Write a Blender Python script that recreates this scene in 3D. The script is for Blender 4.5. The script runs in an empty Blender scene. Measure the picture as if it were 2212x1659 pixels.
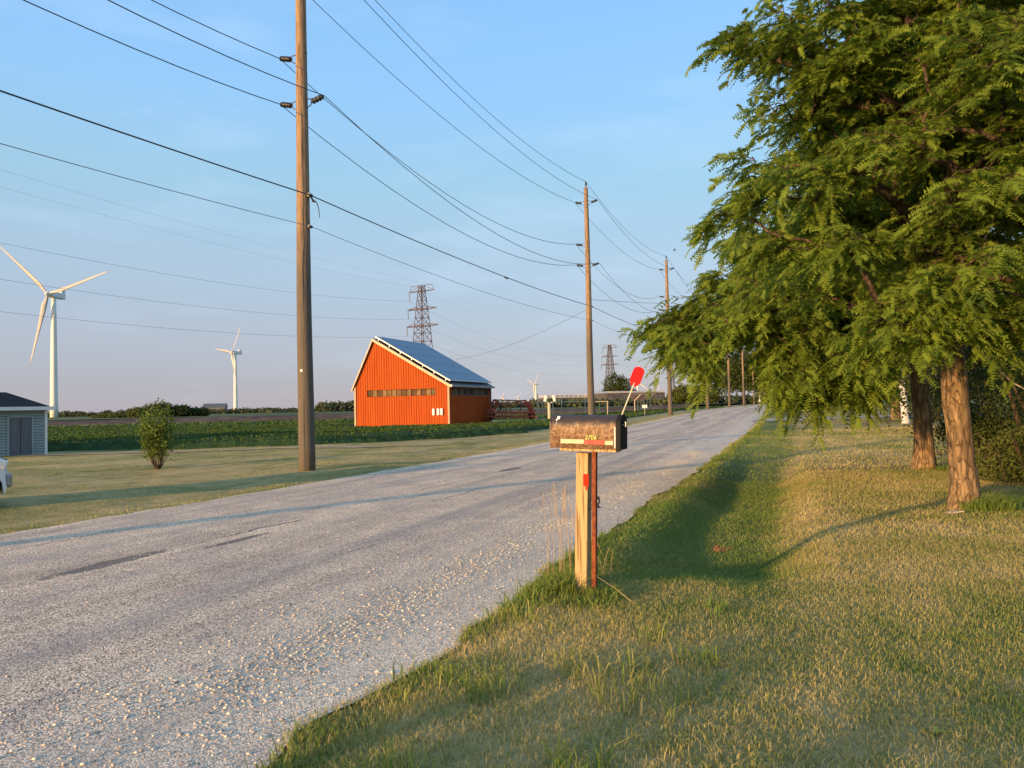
import bpy, bmesh, math, random
import numpy as np
from mathutils import Vector, Matrix

random.seed(7)
RNG = np.random.default_rng(11)
scn = bpy.context.scene
COL = scn.collection
PI = math.pi
R = math.radians

# ------------------------------------------------------------------ camera
CAM_H = 1.4
FPX = 1662.0                       # focal length in pixels of a 2212 px wide view
PITCH, ROLL = R(1.71), R(1.2)
cam_d = bpy.data.cameras.new('camera')
cam_d.sensor_width = 36.0
cam_d.lens = FPX / 2212.0 * 36.0
cam_d.clip_start, cam_d.clip_end = 0.05, 12000.0
cam = bpy.data.objects.new('camera', cam_d)
COL.objects.link(cam)
cp, sp, cr, sr = math.cos(PITCH), math.sin(PITCH), math.cos(ROLL), math.sin(ROLL)
F_ = Vector((0, cp, sp)); U0 = Vector((0, -sp, cp)); R0_ = Vector((1, 0, 0))
R_ = R0_ * cr - U0 * sr
U_ = R0_ * sr + U0 * cr
cam.matrix_world = Matrix(((R_.x, U_.x, -F_.x, 0), (R_.y, U_.y, -F_.y, 0),
                           (R_.z, U_.z, -F_.z, CAM_H), (0, 0, 0, 1)))
scn.camera = cam

# ------------------------------------------------------------------ sky and sun
SUN_EL, SUN_AZ = R(7.2), R(47.5)     # light travels towards azimuth +47.5 deg (clockwise from +Y)
w = bpy.data.worlds.new('World'); scn.world = w; w.use_nodes = True
nt = w.node_tree; nt.nodes.clear()
out = nt.nodes.new('ShaderNodeOutputWorld')
bg = nt.nodes.new('ShaderNodeBackground'); bg.inputs['Strength'].default_value = 0.105
sky = nt.nodes.new('ShaderNodeTexSky'); sky.sky_type = 'NISHITA'; sky.sun_disc = False
sky.sun_elevation = SUN_EL
sky.sun_rotation = SUN_AZ + PI
sky.altitude = 200; sky.air_density = 1.0; sky.dust_density = 0.6; sky.ozone_density = 2.2
nt.links.new(bg.outputs[0], out.inputs[0])
# thin high cloud, laid on the sky by direction
tc = nt.nodes.new('ShaderNodeTexCoord')
mp = nt.nodes.new('ShaderNodeMapping'); mp.inputs['Scale'].default_value = (2.2, 2.2, 9.0)
nz = nt.nodes.new('ShaderNodeTexNoise'); nz.inputs['Scale'].default_value = 2.2; nz.inputs['Detail'].default_value = 6
rp = nt.nodes.new('ShaderNodeValToRGB')
rp.color_ramp.elements[0].position = 0.52; rp.color_ramp.elements[0].color = (0, 0, 0, 1)
rp.color_ramp.elements[1].position = 0.80; rp.color_ramp.elements[1].color = (0.22, 0.22, 0.22, 1)
nt.links.new(tc.outputs['Generated'], mp.inputs[0]); nt.links.new(mp.outputs[0], nz.inputs[0]); nt.links.new(nz.outputs[0], rp.inputs[0])
# lavender haze that thickens towards the horizon, the same all round
sx = nt.nodes.new('ShaderNodeSeparateXYZ'); nt.links.new(tc.outputs['Generated'], sx.inputs[0])
hz = nt.nodes.new('ShaderNodeValToRGB')
els = hz.color_ramp.elements
els[0].position = 0.0; els[0].color = (1.56, 1.50, 1.96, 1)
els[1].position = 1.0; els[1].color = (1.15, 2.25, 3.8, 1)
for p, c in ((0.035, (1.46, 1.42, 1.90, 1)), (0.09, (1.62, 1.68, 2.16, 1)), (0.167, (1.64, 2.08, 2.62, 1)), (0.28, (1.42, 2.38, 3.10, 1)), (0.38, (1.24, 2.40, 3.85, 1)), (0.47, (1.14, 2.27, 3.85, 1))):
    e = els.new(p); e.color = c
mxh = nt.nodes.new('ShaderNodeMix'); mxh.data_type = 'RGBA'
# the haze veil thins towards the sun, where the bare sunset sky glows
vd = nt.nodes.new('ShaderNodeVectorMath'); vd.operation = 'DOT_PRODUCT'; vd.inputs[1].default_value = (-math.sin(SUN_AZ), -math.cos(SUN_AZ), 0.0)
nt.links.new(tc.outputs['Generated'], vd.inputs[0])
vm = nt.nodes.new('ShaderNodeMapRange'); vm.interpolation_type = 'SMOOTHSTEP'; nt.links.new(vd.outputs['Value'], vm.inputs[0])
vm.inputs[1].default_value = -0.25; vm.inputs[2].default_value = 0.8; vm.inputs[3].default_value = 0.80; vm.inputs[4].default_value = 0.15
nt.links.new(vm.outputs[0], mxh.inputs[0])
nt.links.new(sx.outputs['Z'], hz.inputs[0]); nt.links.new(sky.outputs[0], mxh.inputs[6]); nt.links.new(hz.outputs[0], mxh.inputs[7])
mx = nt.nodes.new('ShaderNodeMix'); mx.data_type = 'RGBA'
nt.links.new(rp.outputs[0], mx.inputs[0]); nt.links.new(mxh.outputs[2], mx.inputs[6]); mx.inputs[7].default_value = (2.7, 3.4, 4.2, 1)
nt.links.new(mx.outputs[2], bg.inputs[0])

sun_d = bpy.data.lights.new('sun', 'SUN'); sun_d.energy = 2.75; sun_d.angle = R(1.3); sun_d.color = (1.0, 0.60, 0.25)
sun = bpy.data.objects.new('sun', sun_d); COL.objects.link(sun)
ld = Vector((math.sin(SUN_AZ) * math.cos(SUN_EL), math.cos(SUN_AZ) * math.cos(SUN_EL), -math.sin(SUN_EL)))
sun.rotation_euler = ld.to_track_quat('-Z', 'Y').to_euler()
sun.location = (-30, -35, 20)

scn.view_settings.view_transform = 'Standard'; scn.view_settings.look = 'None'
scn.view_settings.exposure = 1.42; scn.view_settings.gamma = 1.0
scn.view_settings.use_curve_mapping = False
scn.cycles.max_bounces = 6; scn.cycles.transparent_max_bounces = 8
scn.cycles.diffuse_bounces = 3; scn.cycles.glossy_bounces = 2; scn.cycles.transmission_bounces = 3
scn.cycles.use_denoising = True

# ------------------------------------------------------------------ where things stand
ROADA = R(20.3)
RD = np.array([math.sin(ROADA), math.cos(ROADA)])      # along the road
RN = np.array([math.cos(ROADA), -math.sin(ROADA)])     # across, to the right
RO = np.array([0.99, 8.46])                            # a point of the right road edge

def us(x, y):
    dx, dy = x - RO[0], y - RO[1]
    return dx * RN[0] + dy * RN[1], dx * RD[0] + dy * RD[1]
def xy(u, s):
    return RO[0] + u * RN[0] + s * RD[0], RO[1] + u * RN[1] + s * RD[1]
def S(t):
    t = np.clip(t, 0, 1); return t * t * (3 - 2 * t)

_gr = np.random.default_rng(5).random((64, 64))
def vnoise(x, y):
    xi = np.floor(x).astype(int); yi = np.floor(y).astype(int)
    fx = x - xi; fy = y - yi
    fx = fx * fx * (3 - 2 * fx); fy = fy * fy * (3 - 2 * fy)
    a = _gr[xi % 64, yi % 64]; b = _gr[(xi + 1) % 64, yi % 64]
    c = _gr[xi % 64, (yi + 1) % 64]; d = _gr[(xi + 1) % 64, (yi + 1) % 64]
    return (a * (1 - fx) + b * fx) * (1 - fy) + (c * (1 - fx) + d * fx) * fy - 0.5

def edge_wob(s):
    s = np.asarray(s, float)
    return 0.16 * vnoise(s * 0.7, s * 0 + 3.3) + 0.13 * vnoise(s * 2.6, s * 0 + 9.1) + 0.05 * vnoise(s * 8.0, s * 0 + 1.7)

def H(x, y):
    x = np.asarray(x, float); y = np.asarray(y, float)
    u, s = us(x, y)
    h = 0.75 * S((s - 8) / 75.0) * S((u + 30) / 28.0)
    right = S((u - 0.0) / 0.25)
    sw = S((u - 0.22) / 0.75) * (1 - S((u - 1.55) / 0.75)) * S((s + 2.6) / 1.6) * (1 - S((s - 7.5) / 9.0))
    h = h - 0.19 * sw
    offr = np.where(u > 0, S(u / 0.5), S((-u - 6.9) / 0.5))
    h = h + offr * (0.05 * vnoise(x * 0.9, y * 0.9) + 0.10 * vnoise(x * 0.23, y * 0.23)) * (1 - S((y - 60) / 100.0))
    h = h + 0.035 * offr * np.where(u > 0, 1, 0.4)
    return h
def Hs(x, y): return float(H(np.array([x]), np.array([y]))[0])

def at(px, py, Z):
    """a point at depth Z seen at (px, py) of a 2212 x 1659 view"""
    return Vector((0, 0, CAM_H)) + F_ * Z + R_ * ((px - 1106.0) / FPX * Z) + U_ * ((829.5 - py) / FPX * Z)
def at_ground(px, py):
    d = F_ + R_ * ((px - 1106.0) / FPX) + U_ * ((829.5 - py) / FPX)
    lo, hi = 0.5, 400.0
    f = lambda t: CAM_H + d.z * t - Hs(d.x * t, d.y * t)
    t = 1.0
    while t < 900 and f(t) > 0: t *= 1.05
    lo, hi = t / 1.05, t
    for _ in range(30):
        m = (lo + hi) / 2
        if f(m) > 0: lo = m
        else: hi = m
    return Vector((d.x * lo, d.y * lo, Hs(d.x * lo, d.y * lo)))

# ------------------------------------------------------------------ object helpers
def meta(o, label=None, cat=None, group=None, kind=None):
    if label: o['label'] = label
    if cat: o['category'] = cat
    if group: o['group'] = group
    if kind: o['kind'] = kind
    return o
def thing(name, label, cat, loc=(0, 0, 0), rz=0.0, group=None):
    o = bpy.data.objects.new(name, None); COL.objects.link(o)
    o.location = loc; o.rotation_euler = (0, 0, rz); o.empty_display_size = 0.2
    return meta(o, label, cat, group)
def link_mesh(name, me, m=None, parent=None, smooth=False):
    o = bpy.data.objects.new(name, me); COL.objects.link(o)
    if m is not None and not me.materials: me.materials.append(m)
    if smooth: me.polygons.foreach_set('use_smooth', [True] * len(me.polygons))
    if parent is not None: o.parent = parent
    return o
def bm_obj(name, bm, m, parent=None, smooth=False):
    me = bpy.data.meshes.new(name); bmesh.ops.recalc_face_normals(bm, faces=bm.faces); bm.to_mesh(me); bm.free()
    return link_mesh(name, me, m, parent, smooth)
def np_mesh(name, V, F, attrs=None):
    """V (n,3), F (m,k) all the same size, or list of such arrays"""
    me = bpy.data.meshes.new(name)
    Fl = F if isinstance(F, list) else [F]
    V = np.ascontiguousarray(V, dtype=np.float32)
    me.vertices.add(len(V)); me.vertices.foreach_set('co', V.ravel())
    loops = np.concatenate([f.ravel() for f in Fl]).astype(np.int32)
    sizes = np.concatenate([np.full(len(f), f.shape[1], np.int32) for f in Fl])
    me.loops.add(len(loops)); me.loops.foreach_set('vertex_index', loops)
    me.polygons.add(len(sizes))
    starts = np.concatenate([[0], np.cumsum(sizes)[:-1]]).astype(np.int32)
    me.polygons.foreach_set('loop_start', starts)
    try: me.polygons.foreach_set('loop_total', sizes)
    except Exception: pass
    me.update(calc_edges=True)
    if attrs:
        for k, v in attrs.items():
            a = me.attributes.new(k, 'FLOAT', 'POINT'); a.data.foreach_set('value', np.ascontiguousarray(v, dtype=np.float32))
    return me

def box(bm, c, s, rot=None):
    m = Matrix.Translation(c) @ (rot.to_4x4() if rot else Matrix.Identity(4)) @ Matrix.Diagonal((s[0], s[1], s[2], 1))
    return bmesh.ops.create_cube(bm, size=1.0, matrix=m)['verts']
def bevel_all(bm, w, seg=1):
    bmesh.ops.bevel(bm, geom=list(bm.edges), offset=w, segments=seg, affect='EDGES', profile=0.5)
def tube(bm, pts, rad, n=8, cap=True):
    pts = [Vector(p) for p in pts]
    rads = rad if isinstance(rad, (list, tuple)) else [rad] * len(pts)
    rings = []
    up = Vector((0, 0, 1))
    prev = None
    for i, p in enumerate(pts):
        d = (pts[min(i + 1, len(pts) - 1)] - pts[max(i - 1, 0)])
        d = d.normalized() if d.length > 1e-9 else Vector((0, 0, 1))
        if prev is None:
            a = d.cross(up if abs(d.z) < 0.95 else Vector((1, 0, 0))).normalized()
        else:
            a = (prev - d * prev.dot(d)).normalized()
        prev = a
        b = d.cross(a)
        rings.append([bm.verts.new(p + (a * math.cos(2 * PI * k / n) + b * math.sin(2 * PI * k / n)) * rads[i]) for k in range(n)])
    for i in range(len(rings) - 1):
        for k in range(n):
            bm.faces.new((rings[i][k], rings[i][(k + 1) % n], rings[i + 1][(k + 1) % n], rings[i + 1][k]))
    if cap:
        bm.faces.new(rings[0][::-1]); bm.faces.new(rings[-1])
def bar(bm, a, b, w, h=None):
    a, b = Vector(a), Vector(b); h = h or w
    d = b - a; L = d.length
    q = d.to_track_quat('Z', 'Y')
    m = Matrix.Translation((a + b) / 2) @ q.to_matrix().to_4x4() @ Matrix.Diagonal((w, h, L, 1))
    bmesh.ops.create_cube(bm, size=1.0, matrix=m)
def prism(bm, poly, axis_from, axis_vec):
    """poly: list of 3d points, extruded along axis_vec"""
    a = [bm.verts.new(Vector(p) + Vector(axis_from)) for p in poly]
    b = [bm.verts.new(Vector(p) + Vector(axis_from) + Vector(axis_vec)) for p in poly]
    n = len(poly)
    bm.faces.new(a); bm.faces.new(b[::-1])
    for i in range(n): bm.faces.new((a[i], b[i], b[(i + 1) % n], a[(i + 1) % n]))
def new(): return bmesh.new()

# ------------------------------------------------------------------ materials
def base_mat(name, rough=0.7, spec=0.3, metal=0.0):
    m = bpy.data.materials.new(name); m.use_nodes = True
    b = m.node_tree.nodes['Principled BSDF']
    b.inputs['Roughness'].default_value = rough
    b.inputs['Metallic'].default_value = metal
    b.inputs['Specular IOR Level'].default_value = spec
    return m, m.node_tree, b
class NB:
    def __init__(s, t): s.t = t
    def n(s, k, **kw):
        x = s.t.nodes.new(k)
        for a, v in kw.items(): setattr(x, a, v)
        return x
    def l(s, a, b): s.t.links.new(a, b)
    def coord(s, kind='Object', scale=(1, 1, 1), rot=(0, 0, 0), loc=(0, 0, 0)):
        if kind == 'World': g = s.n('ShaderNodeNewGeometry').outputs['Position']
        else: g = s.n('ShaderNodeTexCoord').outputs[kind]
        m = s.n('ShaderNodeMapping'); m.inputs['Scale'].default_value = scale; m.inputs['Rotation'].default_value = rot; m.inputs['Location'].default_value = loc
        s.l(g, m.inputs[0]); return m.outputs[0]
    def noise(s, vec, scale, detail=4, rough=0.55, dist=0.0):
        x = s.n('ShaderNodeTexNoise'); x.inputs['Scale'].default_value = scale; x.inputs['Detail'].default_value = detail
        x.inputs['Roughness'].default_value = rough; x.inputs['Distortion'].default_value = dist
        s.l(vec, x.inputs['Vector']); return x.outputs[0]
    def voro(s, vec, scale, out='Distance', feature='F1'):
        x = s.n('ShaderNodeTexVoronoi', feature=feature); x.inputs['Scale'].default_value = scale
        s.l(vec, x.inputs['Vector']); return x.outputs[out]
    def ramp(s, fac, stops):
        r = s.n('ShaderNodeValToRGB'); e = r.color_ramp.elements
        def c4(c): return (c, c, c, 1) if isinstance(c, (int, float)) else tuple(c) + (1,)
        e[0].position = stops[0][0]; e[0].color = c4(stops[0][1]); e[1].position = stops[-1][0]; e[1].color = c4(stops[-1][1])
        for p, c in stops[1:-1]:
            k = e.new(p); k.color = c4(c)
        s.l(fac, r.inputs[0]); return r.outputs[0]
    def mix(s, fac, a, b, mode='MIX'):
        x = s.n('ShaderNodeMix', data_type='RGBA', blend_type=mode)
        for sock, v in ((0, fac), (6, a), (7, b)):
            if isinstance(v, (int, float)): x.inputs[sock].default_value = v if sock == 0 else (v, v, v, 1)
            elif isinstance(v, tuple): x.inputs[sock].default_value = v + (1,) if len(v) == 3 else v
            else: s.l(v, x.inputs[sock])
        return x.outputs[2]
    def math(s, op, a, b=0.0, clamp=False):
        x = s.n('ShaderNodeMath', operation=op); x.use_clamp = clamp
        for i, v in enumerate((a, b)):
            if isinstance(v, (int, float)): x.inputs[i].default_value = v
            else: s.l(v, x.inputs[i])
        return x.outputs[0]
    def bump(s, h, strength, dist, bsdf):
        x = s.n('ShaderNodeBump'); x.inputs['Strength'].default_value = strength; x.inputs['Distance'].default_value = dist
        s.l(h, x.inputs['Height']); s.l(x.outputs[0], bsdf.inputs['Normal'])
    def attr(s, name): return s.n('ShaderNodeAttribute', attribute_name=name).outputs['Fac']

def simple(name, c1, c2=None, scale=3.0, rough=0.7, spec=0.3, metal=0.0, bump=0.0, stretch=(1, 1, 1), coord='Object', bdist=0.01):
    m, t, b = base_mat(name, rough, spec, metal); q = NB(t)
    c2 = c2 or tuple(v * 0.75 for v in c1)
    v = q.coord(coord, stretch)
    n = q.noise(v, scale, 5)
    q.l(q.ramp(n, [(0.35, c2), (0.65, c1)]), b.inputs['Base Color'])
    if bump: q.bump(n, bump, bdist, b)
    return m

def leaf_mat(name, dark, light, yellow, trans=0.35):
    m, t, b = base_mat(name, 0.65, 0.10); q = NB(t)
    tint = q.attr('tint')
    v = q.coord('World'); n = q.noise(v, 0.9, 3)
    c = q.ramp(tint, [(0.0, dark), (0.62, light), (0.93, light), (1.0, yellow)])
    c = q.mix(q.math('MULTIPLY', n, 0.5), c, yellow)
    q.l(c, b.inputs['Base Color'])
    tr = q.n('ShaderNodeBsdfTranslucent'); q.l(c, tr.inputs[0])
    ms = q.n('ShaderNodeMixShader'); ms.inputs[0].default_value = trans
    q.l(b.outputs[0], ms.inputs[1]); q.l(tr.outputs[0], ms.inputs[2])
    q.l(ms.outputs[0], t.nodes['Material Output'].inputs[0])
    return m

def grass_colour(q, blades):
    """one colour pattern in world space for the turf and for the blades that grow from it"""
    v = q.coord('World')
    big = q.noise(v, 0.38, 4, 0.6)
    mid = q.noise(v, 2.1, 5, 0.62)
    fine = q.noise(v, 26.0, 4, 0.7)
    # tracks and mower lines run along the road
    vr = q.coord('World', (1, 1, 1), (0, 0, ROADA))
    vs = q.n('ShaderNodeVectorMath', operation='MULTIPLY'); q.l(vr, vs.inputs[0]); vs.inputs[1].default_value = (1.5, 0.12, 1)
    st = q.noise(vs.outputs[0], 1.0, 4, 0.6, 0.4)
    m1 = q.math('ADD', q.math('MULTIPLY', big, 0.85), q.math('MULTIPLY', mid, 0.50))
    m1 = q.math('ADD', m1, q.math('MULTIPLY', st, 0.40))
    # the damp ditch beside the road stays green: u is the distance from the road edge
    sp_ = q.n('ShaderNodeSeparateXYZ'); q.l(q.coord('World'), sp_.inputs[0])
    ux = q.math('MULTIPLY', q.math('SUBTRACT', sp_.outputs['X'], float(RO[0])), float(RN[0]))
    uy = q.math('MULTIPLY', q.math('SUBTRACT', sp_.outputs['Y'], float(RO[1])), float(RN[1]))
    u = q.math('ADD', ux, uy)
    sx_ = q.math('MULTIPLY', q.math('SUBTRACT', sp_.outputs['X'], float(RO[0])), float(RD[0]))
    sy_ = q.math('MULTIPLY', q.math('SUBTRACT', sp_.outputs['Y'], float(RO[1])), float(RD[1]))
    dm = q.n('ShaderNodeMapRange'); dm.interpolation_type = 'SMOOTHSTEP'; q.l(q.math('ADD', sx_, sy_), dm.inputs[0])
    dm.inputs[1].default_value = -3.2; dm.inputs[2].default_value = -1.6
    du = q.math('ABSOLUTE', q.math('SUBTRACT', u, 0.85))
    ditch = q.n('ShaderNodeMapRange'); ditch.interpolation_type = 'SMOOTHSTEP'
    q.l(du, ditch.inputs[0]); ditch.inputs[1].default_value = 0.55; ditch.inputs[2].default_value = 1.25; ditch.inputs[3].default_value = 0.22; ditch.inputs[4].default_value = 0.0
    m1 = q.math('SUBTRACT', q.math('SUBTRACT', m1, 0.242), q.math('MULTIPLY', ditch.outputs[0], dm.outputs[0]))
    return m1, fine

def build_grass_mats():
    out = []
    for nm, kind in (('turf', 0), ('blade', 1), ('blade_long', 2)):
        m, t, b = base_mat(nm, 0.8 if kind == 0 else 0.55, 0.15 if kind == 0 else 0.25); q = NB(t)
        m1, fine = grass_colour(q, kind)
        if kind == 0:
            f = q.math('ADD', m1, q.math('MULTIPLY', q.math('SUBTRACT', fine, 0.5), 0.8))
            c = q.ramp(f, [(0.38, (0.140, 0.165, 0.036)), (0.50, (0.235, 0.205, 0.055)), (0.62, (0.38, 0.285, 0.105)), (0.80, (0.50, 0.37, 0.165))])
            q.l(c, b.inputs['Base Color'])
            q.bump(fine, 0.8, 0.03, b)
        else:
            tint = q.attr('tint')
            f = q.math('ADD', m1, q.math('MULTIPLY', q.math('SUBTRACT', tint, 0.5), 0.34 if kind == 1 else 0.30))
            if kind == 2: f = q.math('SUBTRACT', f, 0.21)
            c = q.ramp(f, [(0.38, (0.180, 0.265, 0.050)), (0.50, (0.285, 0.315, 0.072)), (0.64, (0.46, 0.395, 0.14)), (0.84, (0.62, 0.50, 0.24))])
            q.l(c, b.inputs['Base Color'])
            tr = q.n('ShaderNodeBsdfTranslucent'); q.l(c, tr.inputs[0])
            ms = q.n('ShaderNodeMixShader'); ms.inputs[0].default_value = 0.38
            q.l(b.outputs[0], ms.inputs[1]); q.l(tr.outputs[0], ms.inputs[2])
            q.l(ms.outputs[0], t.nodes['Material Output'].inputs[0])
        out.append(m)
    return out
M_TURF, M_BLADE, M_LONG = build_grass_mats()

def wood_mat(name, c1, c2, scale=2.0, zs=0.08, rough=0.8, low_shade=None):
    m, t, b = base_mat(name, rough, 0.2); q = NB(t)
    v = q.coord('Object', (9, 9, 9 * zs))
    n = q.noise(v, scale, 6, 0.65, 0.3)
    v2 = q.coord('Object', (40, 40, 1.2)); n2 = q.noise(v2, 1.5, 3)
    c = q.ramp(n, [(0.3, c2), (0.7, c1)])
    c = q.mix(q.ramp(n2, [(0.40, 0.75), (0.48, 0.0)]), c, tuple(x * 0.35 for x in c2))
    if low_shade:  # shade over the lower shaft, painted into the wood colour
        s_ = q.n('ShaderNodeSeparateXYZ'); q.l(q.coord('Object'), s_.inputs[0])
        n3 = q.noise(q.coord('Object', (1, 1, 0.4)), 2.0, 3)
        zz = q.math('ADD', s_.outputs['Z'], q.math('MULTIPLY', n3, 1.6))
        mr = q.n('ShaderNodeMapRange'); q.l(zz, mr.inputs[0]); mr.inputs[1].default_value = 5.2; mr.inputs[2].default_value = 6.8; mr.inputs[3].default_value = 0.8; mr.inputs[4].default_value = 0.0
        c = q.mix(mr.outputs[0], c, low_shade)
    q.l(c, b.inputs['Base Color'])
    q.bump(q.math('ADD', n, n2), 0.6, 0.01, b)
    return m
M_POLE = wood_mat('pole_wood', (0.37, 0.245, 0.150), (0.23, 0.155, 0.10), low_shade=(0.092, 0.088, 0.078))
M_POST = wood_mat('post_lumber', (0.56, 0.39, 0.20), (0.38, 0.25, 0.12), 1.4, 0.06)
M_BOARD = wood_mat('board_wood', (0.60, 0.44, 0.24), (0.42, 0.28, 0.14), 1.4, 0.5)
M_OLDPOST = wood_mat('grey_post', (0.30, 0.26, 0.21), (0.18, 0.16, 0.13))
M_BLACK = simple('black_metal', (0.02, 0.02, 0.022), (0.012, 0.012, 0.013), 8, 0.45, 0.5)
M_STEEL = simple('galvanised_steel', (0.42, 0.43, 0.44), (0.28, 0.28, 0.29), 6, 0.45, 0.5, 0.7)
M_WIRE = simple('wire_dark', (0.035, 0.05, 0.06), (0.03, 0.04, 0.05), 2, 0.5, 0.4)
M_WIRE2 = simple('wire_grey', (0.20, 0.22, 0.25), (0.15, 0.17, 0.2), 2, 0.5, 0.4)
M_RUST = simple('rusted_steel', (0.26, 0.075, 0.03), (0.14, 0.04, 0.02), 30, 0.85, 0.2, 0, 0.4)
M_LATTICE = simple('lattice_steel', (0.13, 0.075, 0.065), (0.075, 0.06, 0.06), 0.3, 0.7, 0.3)
M_WHITE = simple('white_paint', (0.80, 0.79, 0.75), (0.72, 0.71, 0.68), 3, 0.4, 0.4)
M_CREAM = simple('tower_white', (0.78, 0.76, 0.70), (0.72, 0.70, 0.64), 0.05, 0.45, 0.4)
# ================================================================== GROUND
def steps(*segs):
    o = [segs[0][0]]
    for a, b, d in segs:
        n = max(1, int(round((b - a) / d))); o += list(a + (b - a) * np.arange(1, n + 1) / n)
    return np.array(o)
gu = steps((-6000, -1500, 1500), (-1500, -300, 300), (-300, -100, 40), (-100, -40, 5), (-40, -9, 1.0), (-9, -6.4, 0.15), (-6.4, -0.4, 1.0), (-0.4, 3.2, 0.09), (3.2, 14, 0.3), (14, 40, 1.5), (40, 120, 10), (120, 1200, 180), (1200, 6000, 1200))
gs = steps((-1500, -200, 325), (-200, -40, 20), (-40, -9, 2), (-9, 8, 0.14), (8, 30, 0.4), (30, 110, 2), (110, 300, 20), (300, 1500, 200), (1500, 9000, 1500))
UU, SS = np.meshgrid(gu, gs, indexing='ij')
X, Y = xy(UU, SS)
Z = H(X, Y)
under = (UU < -0.16) & (UU > -6.75) & (SS < 400)
Z = np.where(under, Z - 0.05, Z)
Z = np.where((UU >= -0.16) & (UU < 0.3), Z - 0.012, Z)
def grid_faces(nu, ns):
    i = np.arange(nu - 1)[:, None] * ns + np.arange(ns - 1)[None, :]
    i = i.ravel()
    return np.stack([i, i + ns, i + ns + 1, i + 1], 1)
me = np_mesh('ground', np.stack([X.ravel(), Y.ravel(), Z.ravel()], 1), grid_faces(len(gu), len(gs)))
ground = meta(link_mesh('ground', me, M_TURF, smooth=True), 'mown lawn and verge, green and straw mottled', kind='structure')

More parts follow.
